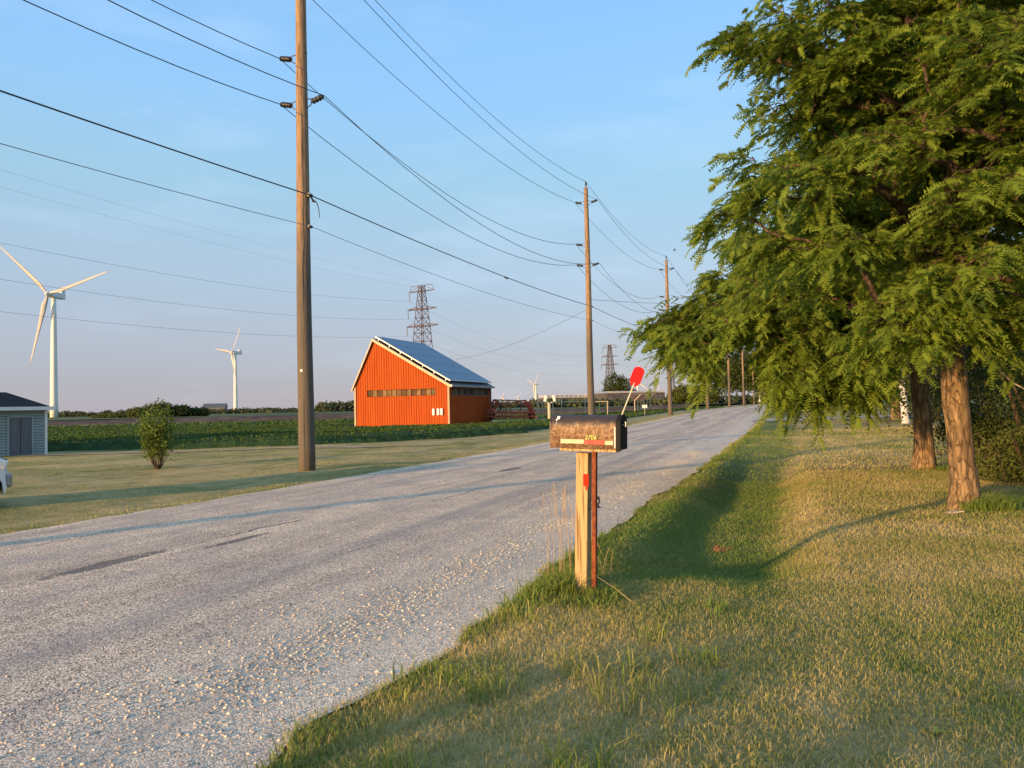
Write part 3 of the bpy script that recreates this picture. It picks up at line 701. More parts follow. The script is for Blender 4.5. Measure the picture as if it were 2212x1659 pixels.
bm = new(); q_ = (POLES[1] + PERP * 0.2 + Vector((0, 0, COMM))).lerp(POLES[2] + PERP * 0.2 + Vector((0, 0, COMM)), 0.5) - Vector((0, 0, 0.20)); bar(bm, q_ - Vector((0.07, 0.18, 0)), q_ + Vector((0.07, 0.18, 0)), 0.05); 
bm_obj('cable_splice', bm, M_BLACK, comm_cable)

# ================================================================== TRANSMISSION TOWERS
T_DIR = Vector((106, 304, 0)).normalized(); T_PERP = Vector((T_DIR.y, -T_DIR.x, 0))
TP = [Vector((-138, -28, 0)), Vector((-32.3, 280, 0)), Vector((74, 578, 0)), Vector((184, 885, 0)), Vector((292, 1190, 0))]
def half_w(z):                       # half width of the body at height z
    return float(np.interp(z, [0, 14, 31.6, 46.5], [4.3, 3.1, 2.05, 0.75]))
def tower(i, p):
    t = thing('transmission_tower', ['steel lattice tower behind the viewer', 'large lattice transmission tower behind the red barn', 'lattice tower behind the round dark tree', 'small far lattice tower right of the third utility pole', 'faint farthest lattice tower in the line'][i], 'pylon', p,
              math.atan2(-T_DIR.x, T_DIR.y) - R(14), 'lattice transmission towers in a line')
    k = {1: 1.0, 2: 1.4, 3: 1.9}.get(i, 1.6); W = 0.24 * k
    lv = [0, 8, 15, 21, 26, 29, 31.6, 34.6, 37.8, 41, 44.4, 46.5]
    for sx_ in (-1, 1):
        for sy_ in (-1, 1):
            bm = new()
            for a, b in zip(lv[:-1], lv[1:]): bar(bm, (sx_ * half_w(a), sy_ * half_w(a), a), (sx_ * half_w(b), sy_ * half_w(b), b), W)
            bm_obj('tower_leg', bm, M_LATTICE, t)
    bm = new()
    for a, b in zip(lv[:-1], lv[1:]):
        wa, wb = half_w(a), half_w(b)
        for f in range(4):
            def P(sg, z, ww):
                return [(sg * ww, -ww, z), (sg * ww, ww, z), (-ww, sg * ww, z), (ww, sg * ww, z)][f]
            bar(bm, P(-1, a, wa), P(1, b, wb), W * 0.5); bar(bm, P(1, a, wa), P(-1, b, wb), W * 0.5)
            if a > 0: bar(bm, P(-1, a, wa), P(1, a, wa), W * 0.6)
    bm_obj('bracing', bm, M_LATTICE, t)
    for z, L in ((31.6, 7.35), (37.8, 6.75), (44.4, 5.9)):
        bm = new()
        hw = half_w(z)
        for sy_ in (-1, 1):
            bar(bm, (-L, 0, z), (-hw, sy_ * hw, z), W * 0.8); bar(bm, (L, 0, z), (hw, sy_ * hw, z), W * 0.8); bar(bm, (-hw, sy_ * hw, z), (hw, sy_ * hw, z), W * 1.1)
            if z < 44:
                bar(bm, (-L, 0, z + 0.15), (-hw * 0.9, sy_ * hw, z + 0.9), W * 0.6); bar(bm, (L, 0, z + 0.15), (hw * 0.9, sy_ * hw, z + 0.9), W * 0.6)
        if z > 44:
            for s_ in (-1, 1):
                bar(bm, (s_ * L, 0, z), (s_ * 4.6, 0, 46.5), W * 0.5); bar(bm, (s_ * 4.6, 0, 46.5), (0, 0, 46.5), W * 0.8); bar(bm, (s_ * L, 0, z), (s_ * 1.0, 0, 46.3), W * 0.5)
        bm_obj('crossarm', bm, M_LATTICE, t)
        bm = new(); tube(bm, [(-L, 0, z), (-L + 0.15, 0, z - 3.3)], 0.16 * k, 6); bm_obj('insulator_string', bm, M_WIRE2, t)
    return t
TT = [tower(i, p) for i, p in enumerate(TP) if i > 0]
rz_ = math.atan2(-T_DIR.x, T_DIR.y) - R(14)
def tw(p, lx, z): return p + Vector((math.cos(rz_) * lx, math.sin(rz_) * lx, z))
for lx, z, sg, lab in ((-7.2, 28.4, 8.4, 'lowest conductor of the transmission line crossing the sky'), (-6.6, 34.6, 9.0, 'middle conductor of the transmission line crossing the sky'), (-5.75, 41.2, 9.4, 'upper conductor of the transmission line crossing the sky'),
                      (-4.6, 46.5, 5.2, 'thin sky wire strung on the tower tops'), (4.6, 46.5, 5.2, 'second thin sky wire strung on the tower tops')):
    wire('transmission_line', [tw(p, lx, z) for p in TP[:4]], -sg, 0.026 if z < 45 else 0.014, M_WIRE2, lab, 'power line', 'transmission line conductors', 4, 24)

# ================================================================== WIND TURBINES
M_FARWHITE = simple('far_white', (0.50, 0.47, 0.47), (0.46, 0.43, 0.43), 0.05, 0.5)
def turbine(hub, base_z, yaw, angles, label, blade=47.0, tw_=1.0):
    t = thing('wind_turbine', label, 'wind turbine', (hub.x, hub.y, base_z), 0, 'wind turbines on the plain')
    hz_ = hub.z - base_z; n = Vector((-math.sin(yaw), -math.cos(yaw), 0)); right = Vector((n.y, -n.x, 0))
    bm = new(); tube(bm, [Vector((0, 0, z)) for z in np.linspace(-2, hz_ - 1.5, 8)], [float(v) for v in np.linspace(2.45, 1.45, 8) * tw_], 20)
    bm_obj('tower', bm, M_CREAM, t, True)
    bm = new(); c = Vector((0, 0, hz_)) + n * -2.5
    q = n.to_track_quat('Y', 'Z').to_matrix()
    box(bm, c, (3.9 * tw_, 12.5, 3.9 * tw_), q); bevel_all(bm, 0.5, 2); box(bm, Vector((0, 0, hz_ + 2.9)) - n * 6.6, (3.4, 3.6, 2.6), q)
    bm_obj('nacelle', bm, M_WHITE, t)
    rc = Vector((0, 0, hz_)) + n * 5.2
    bm = new(); lathe_line(bm, rc - n * 1.6, rc + n * 2.4, [(0, 1.7), (1.5, 1.8), (2.8, 1.4), (3.6, 0.7), (4.0, 0.1)], 12)
    bm_obj('hub', bm, M_WHITE, t, True)
    for a in angles:
        a = R(a); d = right * -math.sin(a) + Vector((0, 0, math.cos(a))); e = d.cross(n)
        bm = new(); rings = []
        for f, ch, tk, tws in ((0.02, 1.0, 1.0, 0.5), (0.06, 1.1, 0.9, 0.5), (0.16, 2.1, 0.42, 0.45), (0.26, 1.9, 0.32, 0.3), (0.45, 1.4, 0.22, 0.18), (0.7, 0.95, 0.14, 0.08), (0.9, 0.55, 0.08, 0.03), (1.0, 0.12, 0.04, 0)):
            cc = rc + d * blade * f + n * (0.6 * f * f * 3); ca, sa = math.cos(tws), math.sin(tws); ex = e * ca + n * sa; nx = n * ca - e * sa
            ch *= tw_ * 0.8; tk *= tw_ * 0.8
            rings.append([bm.verts.new(cc + ex * ch * math.cos(k * PI / 3) + ex * ch * (0.35 if f > 0.1 else 0) + nx * tk * math.sin(k * PI / 3)) for k in range(6)])
        for i in range(len(rings) - 1):
            for k in range(6): bm.faces.new((rings[i][k], rings[i][(k + 1) % 6], rings[i + 1][(k + 1) % 6], rings[i + 1][k]))
        bm.faces.new(rings[0][::-1]); bm.faces.new(rings[-1])
        bm_obj('blade', bm, M_FARWHITE, t, True)
turbine(at(116, 637, 500), 0.8, R(8), (-46, 74, 194), 'largest wind turbine, beside the shed at the picture edge')
turbine(at(508, 762, 1030), 0.8, R(43), (-80, 40, 160), 'mid distance wind turbine between the shrub and the tall pole', 47, 1.15)
turbine(at(1157, 833, 2300), 0.9, R(60), (35, 180, 300), 'tiny far wind turbine just right of the barn', 47, 2.0)
turbine(at(1377, 822, 2300), 0.9, R(30), (10, 130, 250), 'far wind turbine seen beside the mailbox flag', 47, 1.6)
turbine(at(1424, 846, 3300), 0.9, R(60), (0, 120, 240), 'far pale wind turbine just left of the third utility pole', 47, 2.6)
turbine(at(1087, 858, 5200), 0.9, R(40), (20, 140, 260), 'faint wind turbine on the horizon above the red implement', 47, 2.2)
turbine(at(1120, 859, 5400), 0.9, R(40), (40, 160, 280), 'second faint wind turbine on the horizon, right of its twin', 47, 2.2)

# ================================================================== RED BARN
BC = Vector((-4.98, 60.0, 0)); gd = Vector((-0.938, 0.347, 0)); sd = Vector((0.347, 0.938, 0))   # from near right corner: along gable, along side
BL, BW, BH, PV, PH = 8.43, 8.7, 3.28, 6.58, 7.05
barn = thing('red_barn', 'red metal barn with steep roof of solar panels in the bean field', 'barn', (BC.x, BC.y, 0.0), 0)
def bp(v, w_, z): return gd * v + sd * w_ + Vector((0, 0, z))
def corr_mat(name, c1, c2):
    m, t, b = base_mat(name, 0.8, 0.06); q = NB(t)
    n = q.noise(q.coord('Object', (1, 1, 0.15)), 1.6, 5); n2 = q.noise(q.coord('Object'), 6.0, 4)
    q.l(q.mix(q.math('MULTIPLY', n2, 0.25), q.ramp(n, [(0.3, c2), (0.7, c1)]), tuple(v * 0.55 for v in c1)), b.inputs['Base Color']); return m
M_RED = corr_mat('barn_red', (0.46, 0.098, 0.022), (0.37, 0.070, 0.016))
M_REDTRIM = simple('barn_trim', (0.62, 0.46, 0.32), (0.52, 0.36, 0.24), 2, 0.5)
M_PANEL = simple('solar_panel', (0.12, 0.175, 0.24), (0.11, 0.16, 0.22), 0.6, 0.42, 0.5)
M_ROOFD = simple('barn_roof', (0.16, 0.165, 0.18), (0.11, 0.11, 0.12), 2, 0.5)
def top_at(v):      # wall top height along the gable
    return BH + (PH - BH) * (v / PV if v < PV else (BL - v) / (BL - PV))
def sheet(a0, a1, fn, nrm, top, name, z0=-0.5, hole=None, step=0.22):
    """ribbed sheet metal: ribs stand 3 cm proud"""
    bm = new(); L = a1 - a0; n = int(L / step)
    xs_ = [a0]
    for k in range(n): b0 = a0 + k * step; xs_ += [b0 + step * 0.62, b0 + step * 0.70, b0 + step * 0.92, b0 + step]
    xs_[-1] = a1 if xs_[-1] > a1 - 0.02 else xs_[-1]
    if xs_[-1] < a1: xs_.append(a1)
    xs_ = sorted(set(round(v, 4) for v in xs_ + ([PV] if name == 'gable_wall' else [])))
    def dep(v):
        f = ((v - a0) % step) / step
        return 0.035 if 0.69 < f < 0.93 else 0.0
    for x0_, x1_ in zip(xs_[:-1], xs_[1:]):
        d0, d1 = dep(x0_ + 1e-4), dep(x1_ - 1e-4)
        segs = [(z0, None)]
        if hole and hole[0] - 1e-3 <= x0_ and x1_ <= hole[1] + 1e-3: segs = [(z0, hole[2]), (hole[3], None)]
        for lo_, hi_ in segs:
            p = [fn(x0_, lo_) + nrm * d0, fn(x1_, lo_) + nrm * d1, fn(x1_, hi_ if hi_ is not None else top(x1_)) + nrm * d1, fn(x0_, hi_ if hi_ is not None else top(x0_)) + nrm * d0]
            bm.faces.new([bm.verts.new(v) for v in p])
    bmesh.ops.remove_doubles(bm, verts=bm.verts, dist=0.001)
    return bm_obj(name, bm, M_RED, barn)
def mkhole(a0, a1, step, lo_, hi_):
    k0 = round((a0) / step) * step; k1 = round((a1) / step) * step; return (k0, k1, lo_, hi_)
g_hole = mkhole(1.2, 7.2, 0.22, 2.42, 3.02); s_hole = mkhole(0.6, 8.1, 0.22, 2.45, 3.0)
sheet(0, BL, lambda v, z: bp(v, 0, z), -sd, top_at, 'gable_wall', hole=g_hole)
sheet(0, BW, lambda v, z: bp(0, v, z), -gd, lambda v: BH, 'side_wall', hole=s_hole)
bm = new(); prism(bm, [bp(0.02, BW, -0.5), bp(BL, BW, -0.5), bp(BL, BW, BH), bp(PV, BW, PH), bp(0.02, BW, BH)], (0, 0, 0), sd * -0.06); bm_obj('rear_wall', bm, M_RED, barn)
bm = new(); prism(bm, [bp(BL, 0.02, -0.5), bp(BL, BW, -0.5), bp(BL, BW, BH), bp(BL, 0.02, BH)], (0, 0, 0), gd * -0.06); bm_obj('field_wall', bm, M_RED, barn)
# strip windows: panes and mullions set behind the wall face
def strip_window(fn, nrm, h_, npan, name):
    t = thing('strip_window', None, None, (0, 0, 0)); t.parent = barn
    L = h_[1] - h_[0]; w_ = L / npan; mg = [simple('pane_%s%d' % (name, k), c, tuple(x * 0.6 for x in c), 3, 0.85, 0.08) for k, c in enumerate(((0.20, 0.14, 0.085), (0.27, 0.19, 0.11), (0.12, 0.085, 0.055)))]
    for k in range(npan):
        bm = new(); a = h_[0] + k * w_ + 0.03; b = h_[0] + (k + 1) * w_ - 0.03
        prism(bm, [fn(a, h_[2] + 0.05), fn(b, h_[2] + 0.05), fn(b, h_[3] - 0.05), fn(a, h_[3] - 0.05)], nrm * -0.10, nrm * -0.02)
        o = bm_obj('pane', bm, mg[(k * 7 + k // 3) % 3], t)
    bm = new()
    for k in range(npan + 1): x_ = h_[0] + k * w_; bar(bm, fn(x_, h_[2]) - nrm * 0.06, fn(x_, h_[3]) - nrm * 0.06, 0.028)
    for z in (h_[2], h_[3]): bar(bm, fn(h_[0] - 0.05, z) + nrm * 0.02, fn(h_[1] + 0.05, z) + nrm * 0.02, 0.05)
    bm_obj('window_frame', bm, M_RED if name == 'front_strip_window' else M_ROOFD, t)
strip_window(lambda v, z: bp(v, 0, z), -sd, g_hole, 14, 'front_strip_window')
strip_window(lambda v, z: bp(0, v, z), -gd, s_hole, 12, 'side_strip_window')
for v, w_ in ((0.02, 0.0), (BL - 0.02, 0.0), (0.0, BW)):
    bm = new(); bar(bm, bp(v, w_, -0.4) - sd * 0.05 * (w_ == 0) - gd * 0.05, bp(v, w_, BH) - sd * 0.05 * (w_ == 0) - gd * 0.05, 0.14); bm_obj('corner_trim', bm, M_REDTRIM if w_ == 0 else M_ROOFD, barn)
# roof slabs, rake boards
eo = 0.28
def slope_pt(v, w_, up=0.0):
    z = BH + (PH - BH) * v / PV if v <= PV else BH + (PH - BH) * (BL - v) / (BL - PV)
    return bp(v, w_, z + up)
for nm, v0, v1 in (('roof_slope_long', -eo * 1.0, PV), ('roof_slope_steep', PV, BL + 0.15)):
    bm = new()
    z0 = BH + (PH - BH) * v0 / PV if v0 < PV else PH; z1 = PH if v1 <= PV + 1e-6 else BH + (PH - BH) * (BL - v1) / (BL - PV)
    prism(bm, [bp(v0, -0.18, z0 + 0.04), bp(v1, -0.18, z1 + 0.04), bp(v1, -0.18, z1 + 0.14), bp(v0, -0.18, z0 + 0.14)], (0, 0, 0), sd * (BW + 0.36))
    bm_obj(nm, bm, M_ROOFD, barn)
    bm = new(); prism(bm, [bp(v0, -0.24, z0 - 0.10), bp(v1, -0.24, z1 - 0.10), bp(v1, -0.24, z1 + 0.12), bp(v0, -0.24, z0 + 0.12)], (0, 0, 0), sd * 0.05); bm_obj('rake_board', bm, M_REDTRIM, barn)
bm = new(); bar(bm, bp(-eo - 0.06, -0.2, BH - 0.12), bp(-eo - 0.06, BW + 0.15, BH - 0.12), 0.14); bm_obj('gutter', bm, M_STEEL, barn)
# solar panels: a rack of modules standing off the long slope
nu_, nw_ = 5, 8
dv = (PV + 0.05) / nu_; dw = (BW - 0.10) / nw_
pm = None
slope = (slope_pt(PV, 0) - slope_pt(0, 0)); sl = slope.normalized(); nrm_ = sd.cross(sl).normalized(); 
if nrm_.z < 0: nrm_ = -nrm_
bm = new(); 
qm = Matrix((sl, sd, nrm_)).transposed()
box(bm, (0, 0, 0), (slope.length / nu_ - 0.03, dw - 0.03, 0.04), qm); meP = bpy.data.meshes.new('solar_panel'); bm.to_mesh(meP); bm.free(); meP.materials.append(M_PANEL)
for a in range(nu_):
    for b in range(nw_):
        c = bp(0, 0, BH) + sl * ((a + 0.5) * slope.length / nu_) + sd * ((b + 0.5) * dw + 0.05) + nrm_ * 0.36
        o = bpy.data.objects.new('solar_panel', meP); COL.objects.link(o); o.location = c; o.parent = barn
bm = new()
for w_ in (0.06, BW * 0.33, BW * 0.66, BW - 0.06):
    bar(bm, bp(0, w_, BH) + nrm_ * 0.31, bp(0, w_, BH) + slope + nrm_ * 0.31, 0.05)
    for f in np.linspace(0.05, 0.95, 7): bar(bm, bp(0, w_, BH) + slope * f + nrm_ * 0.12, bp(0, w_, BH) + slope * f + nrm_ * 0.31, 0.05)
bm_obj('panel_rack', bm, M_STEEL, barn)
bm = new(); bar(bm, bp(0, -0.02, BH) + nrm_ * 0.35, bp(0, -0.02, BH) + slope + nrm_ * 0.35, 0.06); bar(bm, bp(0, -0.02, BH) + nrm_ * 0.355, bp(0, BW, BH) + nrm_ * 0.355, 0.06); bm_obj('rack_edge', bm, M_WHITE, barn)
for v in (0.55, 0.85, 1.25):
    bm = new(); box(bm, bp(v, -0.10, 1.12 + 0.02), (0.20, 0.16, 0.52), Matrix((-gd, sd, Vector((0, 0, 1)))).transposed()); bevel_all(bm, 0.02); bm_obj('electrical_box', bm, M_WHITE, barn)
bm = new(); bar(bm, bp(BL + 0.1, 3.0, 4.6), bp(BL + 1.0, 3.2, 5.6), 0.06); bm_obj('roof_vent_pipe', bm, M_STEEL, barn)

# ================================================================== SHED
M_SIDING = simple('pale_teal_siding', (0.30, 0.345, 0.335), (0.25, 0.29, 0.28), 2, 0.6)
M_SHINGLE = simple('dark_shingles', (0.055, 0.050, 0.052), (0.03, 0.028, 0.03), 14, 0.9, 0.1, 0, 0.5)
M_SDOOR = simple('grey_door', (0.17, 0.17, 0.18), (0.12, 0.12, 0.13), 5, 0.7, 0.2, 0, 0.3, (8, 8, 0.5))
sr_ = at(97, 982, 28.6); sx0 = sr_.x; sy0 = sr_.y; sz0 = sr_.z
shed = thing('garden_shed', 'small pale green shed with grey double doors and dark hipped roof', 'shed', (sx0, sy0, sz0), R(54))
WH = 1.72; WL = 4.3; WD = 3.0
for k in range(17):      # lap boards on the front, split round the door
    z = 0.02 + k * WH / 17
    for a, b in ((-WL, -1.22), (-0.46, 0.0)) if z < 1.38 else ((-WL, 0.0),):
        bm = new(); prism(bm, [(a, -0.040, z + 0.018), (a, -0.012, z + WH / 17), (a, 0.02, z + WH / 17), (a, 0.02, z)], (0, 0, 0), (b - a, 0, 0)); bm_obj('siding_board', bm, M_SIDING, shed)
bm = new(); box(bm, (-WL / 2, WD / 2 + 0.03, WH / 2 - 0.15), (WL - 0.04, WD - 0.04, WH + 0.3)); bm_obj('wall_core', bm, M_SIDING, shed)
for x_ in (-1.03, -0.65):
    bm = new(); box(bm, (x_, -0.03, 0.70), (0.365, 0.05, 1.36)); bevel_all(bm, 0.01)
    for dx_ in (-0.11, 0.11): box(bm, (x_ + dx_, -0.06, 0.70), (0.05, 0.02, 1.2))
    d = bm_obj('door', bm, M_SDOOR, shed)
bm = new(); 
for x_ in (-1.245, -0.435): bar(bm, (x_, -0.045, 0), (x_, -0.045, 1.43), 0.07, 0.05)
bar(bm, (-1.28, -0.045, 1.42), (-0.40, -0.045, 1.42), 0.07, 0.05); bm_obj('door_frame', bm, M_SIDING, shed)
bm = new(); bar(bm, (0.02, -0.03, -0.02), (0.02, -0.03, WH), 0.08); bm_obj('corner_board', bm, M_WHITE, shed)
bm = new(); e = 0.24; zt = WH + 0.12
o4 = [(-WL - e, -e, WH), (e, -e, WH), (e, WD + e, WH), (-WL - e, WD + e, WH)]
v_lo = [bm.verts.new((x_, y_, WH + 0.02)) for x_, y_, z_ in o4]; r1 = bm.verts.new((-WL + 1.3, WD / 2, WH + 0.66)); r2 = bm.verts.new((-0.95, WD / 2 - 0.6, WH + 0.62))
bm.faces.new((v_lo[0], v_lo[1], r2, r1)); bm.faces.new((v_lo[1], v_lo[2], r2)); bm.faces.new((v_lo[2], v_lo[3], r1, r2)); bm.faces.new((v_lo[3], v_lo[0], r1)); bm.faces.new(v_lo[::-1])
bm_obj('roof', bm, M_SHINGLE, shed)
bm = new(); bar(bm, (-WL - e, -e - 0.01, WH), (e + 0.03, -e - 0.01, WH), 0.03, 0.13); bar(bm, (e + 0.01, -e, WH), (e + 0.01, WD + e, WH), 0.03, 0.13); bm_obj('fascia', bm, M_WHITE, shed)

# ================================================================== WHITE CAR (only its nose is in view)
M_CARW = simple('car_white', (0.72, 0.74, 0.78), (0.70, 0.72, 0.76), 1, 0.22, 0.6)
M_TYRE = simple('tyre_rubber', (0.018, 0.018, 0.018), (0.012, 0.012, 0.012), 20, 0.85, 0.2)
M_GLASS = simple('dark_glass', (0.02, 0.025, 0.03), (0.02, 0.025, 0.03), 1, 0.06, 0.9)
M_LAMP = simple('lamp_glass', (0.85, 0.85, 0.82), (0.75, 0.75, 0.72), 4, 0.12, 0.8)
cn = at_ground(18, 1096)
car = thing('parked_car', 'white car parked on the lawn, only its front bumper and wheel showing', 'car', (at(23, 1060, cn.y - 0.1).x, cn.y - 0.1, Hs(cn.x, cn.y)), R(40))
prof_ = [(-4.25, 0.42), (-4.3, 0.75), (-4.2, 0.95), (-3.3, 1.0), (-3.0, 1.38), (-2.2, 1.47), (-1.55, 1.38), (-0.98, 0.98), (-0.35, 0.90), (-0.12, 0.80), (-0.02, 0.62), (0.0, 0.42), (-0.05, 0.24), (-0.5, 0.20), (-3.9, 0.20), (-4.2, 0.26)]
arch = lambda cx: [(cx + 0.39 * math.cos(a), 0.20 + 0.0 + 0.50 * math.sin(a)) for a in np.linspace(0, PI, 9)]
bottom = [(-0.05, 0.24)] + [(x_, z_) for x_, z_ in arch(-0.45)] + [(x_, z_) for x_, z_ in arch(-3.45)] + [(-4.2, 0.26)]
side = prof_[:12] + bottom
bm = new()
for y_, inset in ((0.0, 0.04), (0.10, 0.0), (1.60, 0.0), (1.70, 0.04)): pass
def ring(y_, k): return [bm.verts.new((x_, y_ + (0.22 * max(0, z_ - 0.95) * (1 if y_ < 0.85 else -1)), z_)) for x_, z_ in side]
ra, rb = ring(0.0, 0), ring(1.70, 0)
for i in range(len(ra)): j = (i + 1) % len(ra); bm.faces.new((ra[i], ra[j], rb[j], rb[i]))
fa = bm.faces.new(ra); fb = bm.faces.new(rb[::-1])
bmesh.ops.bevel(bm, geom=[e_ for e_ in bm.edges if abs(e_.verts[0].co.y - e_.verts[1].co.y) < 0.01 and e_.verts[0].co.z > 0.5], offset=0.04, segments=2, affect='EDGES')
bm_obj('body', bm, M_CARW, car, False)
bm = new(); prism(bm, [(-2.92, 0.0, 1.02), (-1.1, 0.0, 1.0), (-1.62, 0.05, 1.33), (-2.85, 0.05, 1.34)], (0, 0.012, 0), (0, 0.02, 0)); bm_obj('side_window', bm, M_GLASS, car)
bm = new(); prism(bm, [(-1.50, 0.15, 1.375), (-0.97, 0.08, 1.0), (-0.97, 1.62, 1.0), (-1.50, 1.55, 1.375)], (0.02, 0, 0.01), (0.01, 0, 0.01)); bm_obj('windscreen', bm, M_GLASS, car)
for cx_ in (-0.45, -3.45):
    for yy_ in (-0.01, 1.51):
        wt = thing('wheel', None, None, (cx_, yy_, 0.355)); wt.scale = (1.15, 1, 1.15); wt.parent = car
        bm = new(); tube(bm, [(0, 0.0, 0), (0, 0.03, 0), (0, 0.17, 0), (0, 0.20, 0)], [0.27, 0.31, 0.31, 0.27], 24); bm_obj('tyre', bm, M_TYRE, wt, False)
        bm = new(); tube(bm, [(0, -0.012, 0), (0, 0.05, 0)], [0.19, 0.20], 16)
        for k in range(5): a = k * 2 * PI / 5; bar(bm, (0.03 * math.cos(a), -0.015, 0.03 * math.sin(a)), (0.19 * math.cos(a), -0.015, 0.19 * math.sin(a)), 0.04, 0.02)
        bm_obj('rim', bm, M_STEEL, wt)
for yy_ in (0.0, 1.40):
    bm = new(); box(bm, (-0.14, yy_ + 0.15, 0.70), (0.26, 0.34, 0.14), Matrix.Rotation(R(20), 3, 'Y')); bevel_all(bm, 0.03, 2); bm_obj('headlight', bm, M_LAMP, car)
bm = new(); box(bm, (-0.00, 0.85, 0.42), (0.10, 1.66, 0.22)); bevel_all(bm, 0.04, 2); bm_obj('bumper', bm, M_STEEL, car)
bm = new(); box(bm, (0.0, 0.85, 0.68), (0.05, 0.9, 0.12)); bevel_all(bm, 0.01); bm_obj('grille', bm, M_BLACK, car)
# ================================================================== MAILBOX
mbz = Hs(MB.x, MB.y); print('MB', MB, 'T1', TF)
MZ = MB.y
KM = MB.y / 5.60
def camo_mat():
    m, t, b = base_mat('camouflage_wrap', 0.55, 0.3); q = NB(t)
    v = q.coord('Object')
    n1 = q.noise(v, 14, 6, 0.65, 1.2); n2 = q.noise(q.coord('Object', (3.0, 3.0, 0.6)), 22, 5, 0.7, 0.8); n3 = q.voro(v, 26, 'Distance')
    c = q.ramp(n1, [(0.30, (0.04, 0.022, 0.015)), (0.42, (0.19, 0.115, 0.070)), (0.51, (0.38, 0.25, 0.155)), (0.57, (0.10, 0.055, 0.034)), (0.70, (0.46, 0.33, 0.21))])
    c = q.mix(q.ramp(n2, [(0.44, 0.65), (0.52, 0.0)]), c, (0.15, 0.075, 0.035))
    c = q.mix(q.ramp(n3, [(0.10, 0.4), (0.2, 0.0)]), c, (0.58, 0.44, 0.26))
    s_ = q.n('ShaderNodeSeparateXYZ'); q.l(q.coord('Object'), s_.inputs[0])
    z = q.math('ADD', s_.outputs['Z'], q.math('MULTIPLY', q.math('SUBTRACT', q.noise(v, 20, 4), 0.5), 0.09))
    c = q.mix(q.ramp(q.math('MULTIPLY', z, 1.0), [(0.150, 0.0), (0.185, 0.95)]), c, (0.035, 0.032, 0.040))
    q.l(c, b.inputs['Base Color']); return m
M_CAMO = camo_mat()
M_DOOR = simple('door_black', (0.012, 0.012, 0.013), (0.008, 0.008, 0.009), 8, 0.7, 0.2)
M_LABELW = simple('label_white', (0.58, 0.50, 0.34), (0.50, 0.43, 0.29), 30, 0.5)
M_LABELR = simple('label_red', (0.55, 0.05, 0.04), (0.42, 0.035, 0.03), 30, 0.5)
M_DIGIT = simple('digit_yellow', (0.42, 0.47, 0.14), (0.52, 0.55, 0.15), 30, 0.5)
M_PINK = simple('print_pale', (0.74, 0.28, 0.20), (0.66, 0.22, 0.16), 30, 0.5)
M_FLAG = simple('flag_red', (0.56, 0.010, 0.016), (0.48, 0.008, 0.012), 10, 0.65, 0.1)
M_ROD = simple('rod_white', (0.66, 0.64, 0.52), (0.52, 0.50, 0.40), 20, 0.5)
M_ORANGE = simple('reflector_orange', (0.62, 0.045, 0.012), (0.54, 0.035, 0.01), 10, 0.5, 0.2)
mz0 = at(1262, 968, 5.6 * KM).z
th = R(-24)
mb = thing('mailbox', 'camouflage patterned metal mailbox with red flag on a lumber post', 'mailbox', (at(1267, 967, 5.6 * KM).x, 5.62 * KM, mz0), th, None)
mbx = bpy.data.objects.new('box_shell', None)
# shell: arched profile extruded along local x, slightly tilted
L, Wd, Hh = 0.487, 0.170, 0.236
prof = [(-Wd / 2, 0.0), (-Wd / 2, Hh - Wd * 0.42)] + [(-Wd / 2 * math.cos(a), Hh - Wd * 0.42 + Wd * 0.42 * math.sin(a)) for a in np.linspace(0, PI, 13)][1:-1] + [(Wd / 2, Hh - Wd * 0.42), (Wd / 2, 0.0)]
tilt = Matrix.Rotation(R(1.6), 4, 'Y')
def mobj(name, bm, m, parent=mb, smooth=False):
    bm.transform(tilt); return bm_obj(name, bm, m, parent, smooth)
bm = new()
nx = 26; rows = []
for k in range(nx + 1):
    x_ = -L / 2 + L * k / nx; rows.append([bm.verts.new((x_, y_ + 0.0012 * math.sin(x_ * 90 + z_ * 30), z_ + 0.0018 * math.sin(x_ * 37 + y_ * 50))) for y_, z_ in prof])
for k in range(nx):
    for j in range(len(prof) - 1): bm.faces.new((rows[k][j], rows[k + 1][j], rows[k + 1][j + 1], rows[k][j + 1]))
    bm.faces.new((rows[k][-1], rows[k + 1][-1], rows[k + 1][0], rows[k][0]))
bm.faces.new(rows[0]); 
shell = mobj('shell', bm, M_CAMO, mb, True)
try: shell.data.shade_auto_smooth = True
except Exception: pass
def ringband(x0, x1, grow, m, name, closed=False):
    bm = new(); A = [bm.verts.new((x0, y_ * (1 + grow), z_ * (1 + grow * 0.6) - 0.002)) for y_, z_ in prof]; B = [bm.verts.new((x1, y_ * (1 + grow), z_ * (1 + grow * 0.6) - 0.002)) for y_, z_ in prof]
    for j in range(len(prof)): jj = (j + 1) % len(prof); bm.faces.new((A[j], B[j], B[jj], A[jj]))
    if closed: bm.faces.new(A); bm.faces.new(B[::-1])
    return mobj(name, bm, m)
ringband(L / 2 - 0.002, L / 2 + 0.030, 0.05, M_DOOR, 'door', True)
ringband(-L / 2 - 0.003, -L / 2 + 0.004, 0.02, M_BLACK, 'rear_rim', True)
bm = new(); bar(bm, (L / 2 - 0.010, -Wd / 2 - 0.001, 0.01), (L / 2 - 0.010, -Wd / 2 - 0.001, Hh * 0.66), 0.006, 0.003); mobj('front_seam', bm, M_STEEL)
bm = new(); box(bm, (L / 2 + 0.035, -0.02, Hh * 0.72), (0.035, 0.035, 0.012)); bevel_all(bm, 0.003); box(bm, (L / 2 + 0.05, -0.02, Hh * 0.74), (0.01, 0.035, 0.035)); mobj('latch', bm, M_STEEL)
